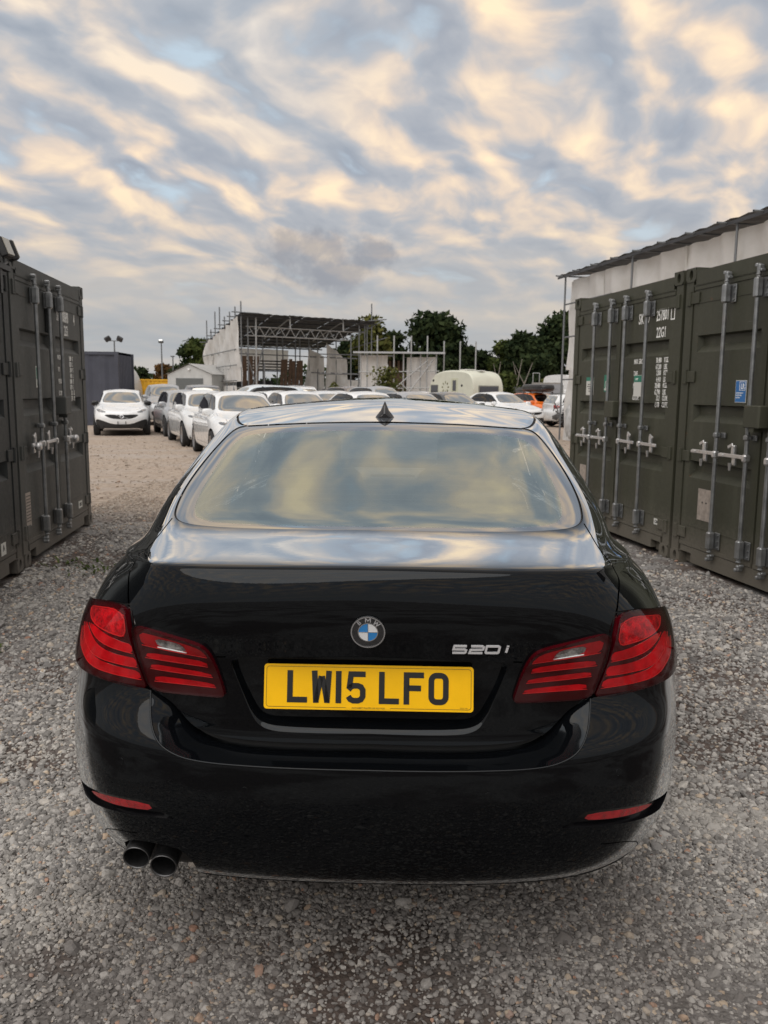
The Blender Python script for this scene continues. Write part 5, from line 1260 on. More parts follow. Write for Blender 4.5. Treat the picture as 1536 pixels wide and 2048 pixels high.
pc('white saloon showing its windscreen right behind the nearest white hatchback', 'saloon', WH, (-2.65, 25.6), H1)
pc('white saloon between the two saloons nearest the dark roof aerial', 'saloon', WH2, (-1.95, 28.0), (.42, -.91))
pc('white saloon directly behind the dark roof aerial of the black car', 'saloon', WH, (-.52, 24.6), (.42, -.91))
pc('silver white saloon just right of the aerial, in front of the leafy sapling', 'saloon', SIL, (.95, 27.2), (.42, -.91))
pc('white saloon in the middle row with a long arched roof line', 'saloon', WH, (-1.75, 33.2), (.72, -.69))
pc('tall brown grey vehicle standing behind the middle row of saloons', 'suv', BRN, (-1.55, 40.3), (.5, -.86))
pc('white hatchback partly behind the sapling, left of the cream caravan', 'hatch', WH2, (1.75, 38.5), (.4, -.92))
pc('dark grey saloon in front of the cream caravan', 'saloon', GRY, (2.4, 30.6), (.45, -.89))
pc('white saloon with a wide dark grille, right of the black car, beside the orange car', 'wide_saloon', WH, (4.85, 35.2), (.45, -.89))
orange = pc('bright orange crossover car with a black roof box', 'hatch', ORG, (7.6, 41.3, 0), (.36, -.93))
wreck = pc('damaged pale grey hatchback with smashed corner beside the right container', 'hatch', WH2, (9.05, 36.9), (.97, .22), rim='dark')
b = MB(); rw_ = random.Random(5)
for k in range(16):
    p = Vector((.86+rw_.uniform(-.02, .06), .80+rw_.uniform(-.75, -.1), .62+rw_.uniform(-.30, .22))); q = p+Vector((rw_.uniform(0, .12), rw_.uniform(-.35, .35), rw_.uniform(-.25, .25))); b.tube(p, q, .012+rw_.random()*.02, 5)
for k in range(7): b.box((.90, .80+rw_.uniform(-.8, .5), .5+rw_.uniform(-.2, .2)), (.04, rw_.uniform(.1, .3), rw_.uniform(.05, .16)), rot=(rw_.uniform(-.8, .8), rw_.uniform(-.4, .4), rw_.uniform(-.3, .3)))
b.build('torn_bumper', mat('torn_plastic', (.09, .09, .09), .6, var=.7, vscale=9), wreck)['kind'] = 'stuff'
pc('white hatchback squeezed between the middle row saloons', 'hatch', WH, (-3.7, 29.6), (.42, -.91))
pc('silver estate half hidden behind the arched white saloon', 'suv', SIL, (-.2, 36.5), (.5, -.86))
pc('black hatchback tucked in front of the low scaffold frame', 'hatch', GRY, (.9, 42.5), (.45, -.89))
# roof box rests on the orange car
rbx = empty('roof_box', (0, 0, 0)); rbx.matrix_world = orange.matrix_basis @ Matrix.Translation((.05, 2.1, 1.53)); tag(rbx, 'long black roof box on top of the orange car', 'roof box')
b = MB(); b.blob((0, 0, .17), (.86, 2.1, .36), .42, 12); b.build('lid', mat('roof_box_black', (.018, .018, .02), .3), rbx); b = MB(); b.box((0, 0, .11), (.88, 2.06, .02), bev=.004); b.build('seam_strip', mat('roof_box_strip', (.10, .10, .11), .4), rbx)
b = MB(); 
for y in (-.45, .45): b.box((0, y, -.02), (1.15, .06, .035)); b.box((-.56, y, -.06), (.05, .08, .09)); b.box((.56, y, -.06), (.05, .08, .09))
b.build('roof_bar', mat('roof_box_strip', (.10, .10, .11), .4), rbx)
# ================================================================ caravan
cv = empty('caravan', (4.35, 45.6, rise(46)), radians(-57)); tag(cv, 'old cream touring caravan with rounded roof and a flower pattern by its door', 'caravan')
CRM = mat('caravan_cream', (.62, .63, .53), .45, var=.06, vscale=2); CRG = mat('caravan_window', (.05, .05, .06), .08, coat=1); 
prof = [(-2.0, .42), (-2.05, .9), (-1.98, 1.35), (-1.80, 1.9), (-1.55, 2.25), (-1.1, 2.44), (-.3, 2.52), (.6, 2.50), (1.3, 2.44), (1.7, 2.28), (1.92, 1.9), (2.0, 1.3), (1.98, .8), (1.9, .42)]
prof = smooth_line(prof, False, 2)
b = MB(); W2 = 1.0; n = len(prof); b.smooth = False
R_ = []
for x, s_ in ((-W2, .90), (-W2*.96, .97), (-W2*.88, 1.0), (W2*.88, 1.0), (W2*.96, .97), (W2, .90)):
    R_.append([(px*(.98+.02*s_) if 1 else px, x, .42+(pz-.42)*(.965+.035*(s_-.9)/.1)) for px, pz in prof])
b.smooth = True; b.grid(R_); b.smooth = False
b.add(R_[0], [tuple(range(n-1, -1, -1))]); b.add(R_[-1], [tuple(range(n))]); body = b.build('body', CRM, cv)
b = MB(); b.box((-.05, -1.012, 1.02), (3.9, .012, .03)); b.box((-.05, 1.012, 1.02), (3.9, .012, .03)); b.build('waist_strip', mat('caravan_strip', (.40, .42, .33), .4), cv)
def cbox(name, c, d, m, bev=.02, par=None): bb = MB(); bb.box(c, d, bev=bev); return bb.build(name, m, par or cv)
cbox('window', (-1.45, -1.0, 1.45), (.62, .03, .52), CRG); cbox('window_frame', (-1.45, -.995, 1.45), (.70, .02, .60), mat('caravan_frame', (.20, .20, .17), .5))
cbox('door', (.35, -1.0, 1.28), (.60, .03, 1.62), mat('caravan_door', (.55, .56, .43), .45)); cbox('door_window', (.35, -1.012, 1.70), (.26, .03, .52), CRG); cbox('window_frame', (.35, -1.008, 1.70), (.32, .025, .58), mat('caravan_frame', (.20, .20, .17), .5))
cbox('end_window', (2.0, 0, 1.38), (.06, 1.25, .55), CRG); cbox('window_frame', (1.985, 0, 1.38), (.06, 1.36, .66), mat('caravan_frame', (.20, .20, .17), .5))
cbox('roof_light', (.2, 0, 2.54), (.7, .6, .07), mat('caravan_light', (.6, .6, .56), .4)); cbox('roof_light', (1.25, 0, 2.47), (.4, .4, .07), mat('caravan_light', (.6, .6, .56), .4)); cbox('front_window', (-2.0, 0, 1.5), (.10, 1.4, .5), CRG)
FL = mat('flower_dark', (.20, .20, .12), .6)
b = MB()
for k in range(8):
    a = 2*pi*k/8; b.blob((-.45+.26*cos(a), -1.005, 1.62+.26*sin(a)), (.16, .02, .09), 1, 5, (0, -a, 0))
b.build('flower_print', FL, cv)['kind'] = 'stuff'
b = MB(); b.lathe((.98, -1.0, 1.05), (0, -1, 0), [(.21, 0), (.21, .02), (.25, .02), (.25, 0)], 20); b.blob((.98, -1.0, 1.05), (.2, .03, .22), 1, 6); b.blob((.98, -1.0, 1.7), (.16, .03, .14), 1, 6); b.blob((-1.55, -1.0, 1.98), (.18, .03, .14), 1, 6); b.build('panel_print', mat('print_black', (.02, .02, .02), .6), cv)['kind'] = 'stuff'
for y in (-.85, .85): wheel(cv, .25, y, .31, .31, .18, 1 if y > 0 else -1, mat('alloy_rim', (.42, .42, .43), .3, .9), 6)
b = MB(); b.box((0, 0, .38), (3.8, 1.7, .1)); b.tube((-1.9, 0, .36), (-3.1, 0, .40), .05, 6); b.build('chassis', mat('underbody_black', (.012, .012, .012), .9), cv)
# ================================================================ buildings and containers far back
def big_box(name, label, cat, M, size, m, ribs=0):
    o = empty(name); o.matrix_world = M; tag(o, label, cat); b = MB(); n = 40
    for y in (0, size[1]): b.grid([[(size[0]*k/n, y+(.018 if (k//2) % 2 else -.018), z) for k in range(n+1)] for z in (.1, size[2]-.1)])
    for x in (0, size[0]): b.grid([[(x+(.018 if (k//2) % 2 else -.018), size[1]*k/n, z) for k in range(n+1)] for z in (.1, size[2]-.1)])
    b.add([(0, 0, size[2]), (size[0], 0, size[2]), (size[0], size[1], size[2]), (0, size[1], size[2])], [(0, 1, 2, 3)]); b.build('side_wall', m, o)
    f = MB()
    for x in (0, size[0]):
        for y in (0, size[1]): f.box((x, y, size[2]/2), (.14, .14, size[2]))
    for y in (0, size[1]): f.box((size[0]/2, y, size[2]-.06), (size[0], .12, .12)); f.box((size[0]/2, y, .07), (size[0], .12, .14))
    f.build('frame', m, o); return o
big_box('shipping_container', 'tall dark blue grey container standing behind the white crossover hatchback', 'container', Matrix.Translation((-17.3, 33.5, 0)) @ Matrix.Rotation(radians(3), 4, 'Z'), (6.5, 2.44, 2.95), mat('slate_steel', (.055, .060, .082), .5, var=.12, vscale=1.5))
sk = big_box('skip', 'yellow steel skip far back beyond the parked cars on the left', 'skip', Matrix.Translation((-20.4, 66, rise(66)-.25)) @ Matrix.Rotation(radians(2), 4, 'Z'), (3.4, 2.2, 2.05), mat('skip_yellow', (.70, .38, .02), .5, var=.2, vscale=2))
# white shed with a pitched grey roof
sh = empty('shed', (-16.6, 64, rise(64)), radians(-12)); tag(sh, 'white gabled shed with pale grey pitched roof, left of the scaffold shelter', 'shed')
b = MB(); L5, W5, e, r = 7.0, 3.6, 2.2, 2.95
b.add([(0, 0, 0), (W5, 0, 0), (W5, 0, e), (W5/2, 0, r), (0, 0, e), (0, L5, 0), (W5, L5, 0), (W5, L5, e), (W5/2, L5, r), (0, L5, e)], [(0, 1, 2, 3, 4), (9, 8, 7, 6, 5), (0, 4, 9, 5), (1, 6, 7, 2)]); b.build('wall', mat('shed_white', (.50, .51, .50), .7, var=.08, vscale=1.5), sh)
b = MB()
for sx in (-1, 1):
    b.grid([[(W5/2+sx*(W5/2+.15)*t, -.15+(L5+.3)*k/36, r+.05-(r-e+.06)*t+(.02 if k % 2 else 0)) for k in range(37)] for t in (0, 1)])
b.build('roof', mat('shed_roof', (.42, .42, .41), .6, var=.1, vscale=2), sh)
b = MB(); b.blob((W5/2, -.1, 2.55), (.2, .12, .16), .8, 6); b.build('wall_lamp', mat('lamp_white', (.8, .8, .8), .3), sh)
b = MB(); b.box((W5/2, -.02, .95), (2.2, .05, 1.9)); b.build('door', mat('shed_door', (.12, .13, .13), .6), sh)
# polytunnel
pt = empty('polytunnel', (-19.6, 60, rise(60)), radians(8)); tag(pt, 'pale arched polytunnel end showing behind the tall dark blue grey container', 'polytunnel')
b = MB(); b.smooth = True; b.grid([[(1.35*cos(a), y, 3.0*sin(a)**.8 if 0 < a < pi else 0) for a in np.linspace(0, pi, 19)] for y in (0, 3, 6)]); b.smooth = False; b.add([(1.33*cos(a), .02, 2.95*sin(a)**.8 if 0 < a < pi else 0) for a in np.linspace(0, pi, 19)], [tuple(range(19))]); b.build('cover', mat('tunnel_film', (.55, .57, .57), .5), pt)
b = MB()
for k in range(6): b.tube((1.36*cos(pi*k/6+.26), -.02, 0), (1.36*cos(pi*k/6+.26), -.02, 3.0*sin(pi*k/6+.26)**.8), .03, 5)
b.build('hoop', mat('tunnel_hoop', (.3, .31, .32), .5), pt)
# ================================================================ lamp posts
GALV = mat('post_grey', (.16, .17, .18), .5, .4); LENS = mat('lamp_white', (.8, .8, .8), .3)
def lamp_post(x, y, h, label, kind):
    o = empty('lamp_post', (x, y, rise(y))); tag(o, label, 'lamp post', 'lamp posts beyond the yard'); b = MB(); b.tube((0, 0, 0), (0, 0, h), .10, 8, .055); b.build('pole', GALV, o)
    if kind == 'twin':
        b = MB(); b.box((0, 0, h), (1.1, .06, .06)); b.build('cross_arm', GALV, o)
        for s in (-1, 1): b = MB(); b.box((s*.5, -.1, h+.15), (.50, .22, .42), rot=(.5, s*.5, 0), bev=.05); b.build('lamp_head', mat('lamp_head_dark', (.03, .03, .035), .5), o)
    elif kind == 'single':
        b = MB(); b.blob((0, -.15, h+.05), (.5, .6, .3), .6, 6); hd = b.build('lamp_head', GALV, o); b = MB(); b.blob((0, -.25, h+.12), (.4, .3, .3), .7, 6); b.build('lamp_lens', mat('lamp_lit', (.9, .9, .88), .3, emit=((1, .97, .9), .8)), hd)
    else: b = MB(); b.box((0, -.1, h), (.35, .4, .12), bev=.03); b.build('lamp_head', GALV, o)
def at(px, D): return (px-769)/1657*(.989*D+.2)
for px, yt, D, lab, kd in ((232, 684, 70, 'twin headed floodlight mast above the tall dark blue grey container', 'twin'), (325, 686, 85, 'tall grey lamp post with a bright head, left of the shed', 'single'), (347, 713, 85, 'short headed grey lamp post next to the shed gable', 'plain'), (263, 736, 120, 'thin lamp post far off above the yellow skip', 'plain')):
    lamp_post(at(px, D), D, 1.52+(775-yt)/1657*D-rise(D), lab, kd)
# ================================================================ scaffold shelter
def sheet_mat():
    m = bpy.data.materials.new('tarpaulin_white'); m.use_nodes = True; T = NT(m.node_tree); T.n.clear(); P = T.add('ShaderNodeNewGeometry').outputs['Position']
    c = T.mix(T.smooth(T.noise(P, 1.3, 6, .65), .35, .75), (.93, .93, .92), (.80, .79, .76)); d = T.add('ShaderNodeBsdfDiffuse', ins={'Color': c}); tl = T.add('ShaderNodeBsdfTranslucent', ins={'Color': c})
    mx = T.add('ShaderNodeMixShader', ins={0: .48, 1: d.outputs[0], 2: tl.outputs[0]}); T.l.new(mx.outputs[0], T.add('ShaderNodeOutputMaterial').inputs[0]); return m
TUBE = mat('scaffold_tube', (.20, .21, .22), .45, .6); TUBEL = mat('scaffold_tube_pale', (.42, .43, .43), .45, .5); SHEET = sheet_mat(); ROOFD = mat('scaffold_roof_dark', (.045, .047, .052), .6, var=.3, vscale=1.2); WOOD = mat('scaffold_timber', (.095, .058, .036), .8, var=.35, vscale=3)
A3 = lambda *p: Vector(p)
sc_ = empty('scaffold_shelter', (0, 0, 0)); tag(sc_, 'large scaffold shelter with dark mono pitch roof, lattice truss and torn white sheeting', 'scaffold')
FL_, FR_, BL_ = A3(-10.1, 60, 0), A3(-1.35, 66, 0), A3(-15.5, 74, 0); BR_ = FR_+(BL_-FL_)
def pt3(a, b_, z): return FL_+(FR_-FL_)*a+(BL_-FL_)*b_+Vector((0, 0, z))
def zr_(b_): return 6.75-1.35*b_
def pole(p0, p1, r=.05, m=TUBE, name='standard', par=None): b = MB(); b.tube(p0, p1, r, 6, cap=False); return b.build(name, m, par or sc_)
b = MB(); n = 26
for i in range(8):
    for j in range(1): pass
for i in range(9):
    a0, a1 = -.03+1.09*i/9, -.03+1.09*(i+1)/9
    b2 = MB(); P = []
    for k in range(15):
        t = -.03+1.06*k/14; P.append([pt3(a0+(a1-a0)*q/4, t, zr_(t)+(.03 if q % 2 else 0)+.02*(i % 2)) for q in range(5)])
    b2.grid(P); b2.build('roof_sheet', ROOFD, sc_)
b = MB()
for k in range(9):
    t = k/8; b.tube(pt3(-.05, t, zr_(t)-.12), pt3(1.08, t, zr_(t)-.12), .06, 5, cap=False)
b.build('purlin', ROOFD, sc_)['kind'] = 'stuff'
# front lattice truss
tr = MB(); z0, z1 = 5.35, 6.0
def trp(a, z): return pt3(a, .06, z)
b = MB(); b.tube(trp(.04, z1), trp(1.0, z1), .055, 6); b.tube(trp(.04, z0), trp(.86, z0), .055, 6); b.build('truss_chord', TUBEL, sc_)
b = MB()
for k in range(20):
    a0, a1 = .06+.04*k, .06+.04*(k+1); b.tube(trp(a0, z0 if k % 2 else z1), trp(a1, z1 if k % 2 else z0), .035, 5, cap=False)
b.build('truss_web', TUBEL, sc_)
for a in (.35, .78): b = MB(); b.tube(pt3(a, .0, 6.65), pt3(a-.02, .5, 5.6), .05, 5); b.tube(pt3(a, 0, 6.9), pt3(a+.005, .0, 5.9), .06, 5); b.build('truss_chord', TUBEL, sc_)
for a, h in ((.04, 6.6), (.10, 6.6), (.16, 3.4), (.86, 5.6), (.93, 6.5), (.98, 6.8), (1.04, 8.2), (1.0, 6.6)): pole(pt3(a, .02, 0), pt3(a, .02, h), .05 if a != .10 else .06, TUBE if a != .1 else TUBEL)
for a in (.3, .42, .47, .58, .62, .7, .78, .95): pole(pt3(a, .45, 0), pt3(a, .45, zr_(.45)), .05)
for t in np.linspace(.0, 1, 8):
    pole(pt3(-.015, t, 0), pt3(-.015, t, zr_(t)+.9+(1.1 if int(t*7) in (4, 7) else 0)), .05)
for z in (1.6, 3.0, 4.3): pole(pt3(-.02, 0, z), pt3(-.02, 1, z), .045, name='ledger'); pole(pt3(.04, .45, z), pt3(1.15, .45, z-.1), .045, name='ledger')
for z in (2.7, 4.2): pole(pt3(.6, .04, z), pt3(1.25, .04, z+.05), .045, name='ledger')
for p, q in (((.05, .1, .2), (.18, .1, 4.5)), ((.18, .1, 0), (.05, .1, 4.2)), ((.86, .05, .3), (1.0, .05, 3.0)), ((.9, .05, 5.6), (1.12, .0, 6.9)), ((1.0, .3, 4.9), (1.2, .05, 5.7))): pole(pt3(*p), pt3(*q), .045, name='brace')
for z in (2.1, 3.2, 4.3): pole(pt3(-.055, 0, z), pt3(-.055, 1, z), .04, name='ledger')
for t in np.linspace(.06, .94, 6): pole(pt3(-.05, t, 0), pt3(-.05, t+.03, 1.9), .045)
for t in np.linspace(0, 1, 9): pole(pt3(-.08, t, zr_(t)+.12), pt3(.12, t, zr_(t)+.12), .045, name='roof_tube')
pole(pt3(.92, 0, 6.72), pt3(1.16, 0, 7.05), .05, name='roof_tube')
def sheet(name, P00, P10, P01, P11, nu, nv, amp, seed, par, m=SHEET, ragged=0.):
    r = np.random.default_rng(seed); nrm = (P10-P00).cross(P01-P00).normalized(); b = MB(); b.smooth = True; G = []
    ph = r.uniform(0, 6, 6)
    for j in range(nv+1):
        v = j/nv; row = []
        for i in range(nu+1):
            u = i/nu; rg = 1-ragged*(.5+.5*sin(u*9+ph[3]))*(.6+.4*sin(u*23+ph[4]))
            vv = v*rg
            p = (P00*(1-u)+P10*u)*(1-vv)+(P01*(1-u)+P11*u)*vv
            d = amp*(sin(u*11+ph[0]+v*3)*.5+sin(u*23+ph[1]-v*5)*.3+sin(v*9+ph[2]+u*4)*.35)
            row.append(p+nrm*d+Vector((0, 0, -.10*amp*abs(sin(u*pi*4))*(1 if j == nv else 0))))
        G.append(row)
    b.grid(G); return b.build(name, m, par)
for k in range(4):
    t0, t1 = k/4-.004, (k+1)/4+.004
    sheet('tarpaulin', pt3(-.03, t0, 2.05), pt3(-.03, t1, 2.0), pt3(-.03, t0, zr_(t0)-.05), pt3(-.03, t1, zr_(t1)-.05), 24, 22, .20, 20+k, sc_)
    sheet('tarpaulin', pt3(-.05, t0, .1), pt3(-.05, t1, .1), pt3(-.05, t0, 1.75), pt3(-.05, t1, 1.75), 12, 8, .10, 30+k, sc_)
for k in range(3): sheet('tarpaulin', pt3(.02+.24*k, 1.0, 3.3), pt3(.26+.24*k, 1.0, 3.3), pt3(.02+.24*k, 1.0, 5.15), pt3(.26+.24*k, 1.0, 5.1), 12, 10, .10, 40+k, sc_)
sheet('tarpaulin', pt3(.64, .45, .3), pt3(.85, .45, .3), pt3(.70, .45, 4.9), pt3(.84, .45, 4.3), 14, 14, .18, 50, sc_); sheet('tarpaulin', pt3(.85, .45, .2), pt3(1.10, .45, .4), pt3(.86, .45, 5.5), pt3(1.04, .45, 4.1), 14, 14, .22, 51, sc_); sheet('tarpaulin', pt3(1.0, .4, 1.2), pt3(1.2, .4, .9), pt3(1.02, .4, 2.4), pt3(1.2, .4, 2.3), 12, 10, .25, 52, sc_)
# timber boards and stored things under it
for k in range(6):
    a = .40+.033*k; b = MB(); b.box((0, 0, 0), (.27, .06, 3.5)); o = b.build('timber_board', WOOD, sc_); o.location = pt3(a, .30, 2.1+.06*(k % 3)-.03*k); o.rotation_euler = (.08, .03*(-1)**k, .6)
for k in range(3):
    a = .05+.045*k; b = MB(); b.box((0, 0, 0), (.38, .06, 3.5)); o = b.build('timber_board', WOOD, sc_); o.location = pt3(a, .15, 2.2); o.rotation_euler = (0, .02*k, .6)
for k in range(4): b = MB(); b.box((0, 0, 0), (5.2, .35, .10)); o = b.build('deck_board', mat('deck_board_grey', (.05, .048, .045), .8), sc_); o.location = pt3(.36, .42+.02*k, 3.75-.22*k); o.rotation_euler = (0, 0, .6)
b = MB(); b.box((0, 0, .9), (3.0, 1.4, 2.6)); b.box((2.2, 0, .5), (1.0, 1.0, 1.0)); o = b.build('stored_crate', mat('store_dark', (.05, .052, .055), .7, var=.4, vscale=2), sc_); o.location = pt3(.24, .55, 0); o.rotation_euler = (0, 0, .6)
# ---- second, lower scaffold
s2 = empty('low_scaffold', (0, 0, 0)); tag(s2, 'low scaffold frame with flat roof and two white sheets, left of the cream caravan', 'scaffold')
D2 = 56; xL, xR = at(716, D2), at(876, D2); g2 = rise(D2)
b = MB(); b.grid([[(xL-.3+(xR-xL+.7)*i/24, D2-.4+4*j, 4.0-.02*i/24+(.04 if i % 2 else 0)+.10*j) for i in range(25)] for j in (0, 1)]); b.box(((xL+xR)/2, D2-.42, 3.98), (xR-xL+.7, .06, .12)); b.build('roof_sheet', mat('scaffold_roof_pale', (.40, .41, .42), .5), s2)
for px in (720, 733, 753, 786, 805, 820, 839, 852, 870): pole((at(px, D2), D2, g2), (at(px, D2), D2, 5.1 if px in (753, 786, 820, 852) else 3.95), .05, TUBEL, par=s2)
sheet('tarpaulin', A3(at(719, D2), D2+.3, g2), A3(at(769, D2), D2+.3, g2), A3(at(721, D2), D2+.3, 3.8), A3(at(774, D2), D2+.3, 3.85), 14, 12, .12, 60, s2); sheet('tarpaulin', A3(at(811, D2), D2+.3, g2), A3(at(868, D2), D2+.3, g2+.3), A3(at(812, D2), D2+.3, 3.7), A3(at(870, D2), D2+.3, 3.75), 14, 12, .12, 61, s2)
for p, q in (((753, .4), (853, 3.5)), ((800, .4), (865, 3.6)), ((840, .4), (800, 2.0))): pole((at(p[0], D2), D2-.1, p[1]+g2), (at(q[0], D2), D2-.1, q[1]), .045, TUBEL, 'brace', s2)
for z in (1.6, 2.7): pole((xL, D2-.05, z), (xR, D2-.05, z+.1), .04, TUBEL, 'ledger', s2)
for k in range(4): b = MB(); b.box((0, 0, 0), (.30, .05, 2.6)); o = b.build('timber_board', WOOD, s2); o.location = (at(778+9*k, D2), D2+1, 2.2); o.rotation_euler = (0, .05*(-1)**k, 0)
for k, px in enumerate((885, 917, 948)):
    o = empty('scaffold_pole', (at(px, 58), 58, rise(58))); tag(o, ('bare upright scaffold pole just left of the caravan roof top', 'bare upright scaffold pole over the middle of the caravan roof', 'bare upright scaffold pole over the right end of the caravan roof')[k], 'pole', 'bare scaffold poles behind the caravan'); pole((0, 0, 0), (0, 0, 4.6), .05, TUBEL, 'tube', o)
# ---- white wrapped building behind the right containers
wb = empty('wrapped_building', (0, 0, 0)); tag(wb, 'tall white sheeted scaffold building with dark roof edge behind the right containers', 'building')
W0, W1 = A3(5.76, 26.5, 0), A3(9.6, 7.5, 0); dW = (W1-W0); nW = Vector((-dW.y, dW.x, 0)).normalized(); nW = nW if nW.x > 0 else -nW
HT = 5.0; nS = 9
for k in range(nS):
    t0, t1 = k/nS-.004, (k+1)/nS+.004
    sheet('tarpaulin', W0+dW*t0+A3(0, 0, 2.2), W0+dW*t1+A3(0, 0, 2.2), W0+dW*t0+A3(0, 0, HT-.06), W0+dW*t1+A3(0, 0, HT-.06), 16, 14, .10, 70+k, wb)
    sheet('tarpaulin', W0+dW*t0-nW*.05, W0+dW*t1-nW*.05, W0+dW*t0+A3(0, 0, 2.3), W0+dW*t1+A3(0, 0, 2.3), 12, 14, .09, 90+k, wb)
for k in range(5):
    a, c = W0+nW*1.0*k, W0+nW*1.0*(k+1); sheet('tarpaulin', a, c, a+A3(0, 0, HT-.1), c+A3(0, 0, HT-.1), 8, 16, .08, 110+k, wb)
for k in range(12):
    t0, t1 = -.02+k*.09, -.02+(k+1)*.09; b = MB(); p0, p1 = W0+dW*t0-nW*.30, W0+dW*t1-nW*.30
    b.grid([[p0*(1-q/6)+p1*(q/6)+nW*v*6.0+A3(0, 0, HT+.10+.5*v+(.03 if q % 2 else 0)) for q in range(7)] for v in (0, 1)]); b.grid([[p0*(1-q/6)+p1*(q/6)+A3(0, 0, HT+z) for q in range(7)] for z in (.0, .075)]); b.build('roof_sheet', ROOFD, wb)
for k in range(17):
    p = W0+dW*(k/16)+A3(0, 0, HT+.05); pole(p+nW*.5, p-nW*.52+A3(0, 0, .01), .024, TUBE, 'roof_tube', wb)
for t in (0, .22, .45): pole(W0+dW*t-nW*.20, W0+dW*t-nW*.20+A3(0, 0, HT+.05), .03, TUBE, par=wb)
for z in (1.9, 3.2, 4.2): pole(W0+A3(0, 0, z)-nW*.18, W0+dW*.16+A3(0, 0, z)-nW*.18, .025, TUBE, 'ledger', wb)
# crumpled plastic at its foot
b = MB(); b.smooth = True; r5 = np.random.default_rng(8)
for k in range(5):
    c = W0+nW*.15+dW*(.015+.022*k)+A3(0, 0, .45); G = []
    for j in range(11):
        v = -pi/2+pi*j/10; G.append([tuple(c+Vector((.30*cos(v)*cos(a)*(1+.25*r5.normal()), .40*cos(v)*sin(a)*(1+.2*r5.normal()), .62*sin(v)*(1+.10*r5.normal())+.1))) for a in np.linspace(0, 2*pi, 15)])
    for row in G: row[-1] = row[0]
    b.grid(G)
cp = b.build('crumpled_wrap', mat('plastic_wrap', (.50, .51, .51), .35, var=.2, vscale=4), wb)
# ================================================================ fence, gate, van, lorry on the right
fn = empty('fence', (at(985, 62), 62, rise(62))); tag(fn, 'low grey board fence in front of the trees on the right', 'fence')
for k in range(12): b = MB(); b.box((.45*k, 0, .75), (.42, .04, 1.5)); b.build('board', mat('fence_grey', (.09, .095, .095), .8, var=.2, vscale=2), fn)
b = MB(); b.box((2.5, -.04, 1.3), (5.4, .05, .08)); b.box((2.5, -.04, .4), (5.4, .05, .08)); b.build('rail', mat('fence_grey', (.09, .095, .095), .8, var=.2, vscale=2), fn)
gt = empty('gate', (at(1063, 60), 60, rise(60))); tag(gt, 'tall square grey metal gate frame in front of the trees', 'gate'); b = MB()
for x in (0, .46): b.tube((x, 0, 0), (x, 0, 2.5), .03, 6)
for z in (.6, 1.6, 2.5): b.tube((0, 0, z), (.46, 0, z), .025, 6)
b.build('gate_frame', TUBEL, gt)
vn = empty('van', (at(1108, 57), 57, rise(57)), radians(200)); tag(vn, 'white van mostly hidden beside the white sheeted building', 'van')
b = MB(); vp = smooth_line([(0, .35), (0, 1.9), (.15, 2.25), (1.0, 2.35), (3.2, 2.35), (3.9, 1.5), (4.7, 1.1), (4.8, .35)], False, 2); b.smooth = True; b.grid([[(x, y, z) for y, z in vp] for x in (-.95, -.9, .9, .95)]); b.smooth = False; b.add([(-.95, y, z) for y, z in vp], [tuple(range(len(vp)))]); b.add([(.95, y, z) for y, z in vp], [tuple(range(len(vp)-1, -1, -1))]); b.build('body', WH, vn)
b = MB(); b.box((0, 3.62, 1.86), (1.6, .03, .8), rot=(-.85, 0, 0)); b.build('windscreen', CRG, vn)
for y in (.9, 3.8):
    for x in (-.85, .85): wheel(vn, x, y, .33, .33, .2, 1 if x > 0 else -1, mat('alloy_rim', (.42, .42, .43), .3, .9), 6)
lr = empty('pickup', (at(1098, 49), 49, rise(49)), radians(165)); tag(lr, 'dark boxy off road pickup behind the orange car, white mirror showing', 'pickup')
b = MB(); vp = smooth_line([(0, .45), (0, 1.1), (1.6, 1.15), (1.65, 1.85), (2.9, 1.88), (3.2, 1.15), (4.3, 1.08), (4.35, .45)], False, 1); b.grid([[(x, y, z) for y, z in vp] for x in (-.85, .85)]); b.add([(-.85, y, z) for y, z in vp], [tuple(range(len(vp)))]); b.add([(.85, y, z) for y, z in vp], [tuple(range(len(vp)-1, -1, -1))]); b.build('body', paint('dark_olive_paint', (.05, .05, .045)), lr)
b = MB(); b.box((0, 3.07, 1.5), (1.45, .03, .62), rot=(.42, 0, 0)); b.build('windscreen', CRG, lr); b = MB(); b.box((.86, 2.3, 1.5), (.03, .9, .5)); b.box((-.86, 2.3, 1.5), (.03, .9, .5)); b.build('side_window', mat('pickup_glass', (.25, .25, .23), .15), lr)
b = MB(); b.box((1.02, 3.0, 1.35), (.2, .08, .26), bev=.02); b.box((-1.02, 3.0, 1.35), (.2, .08, .26), bev=.02); b.build('wing_mirror', WH, lr)
for y in (.8, 3.5):
    for x in (-.75, .75): wheel(lr, x, y, .37, .37, .24, 1 if x > 0 else -1, mat('dark_rim', (.03, .03, .032), .35, .6), 6)
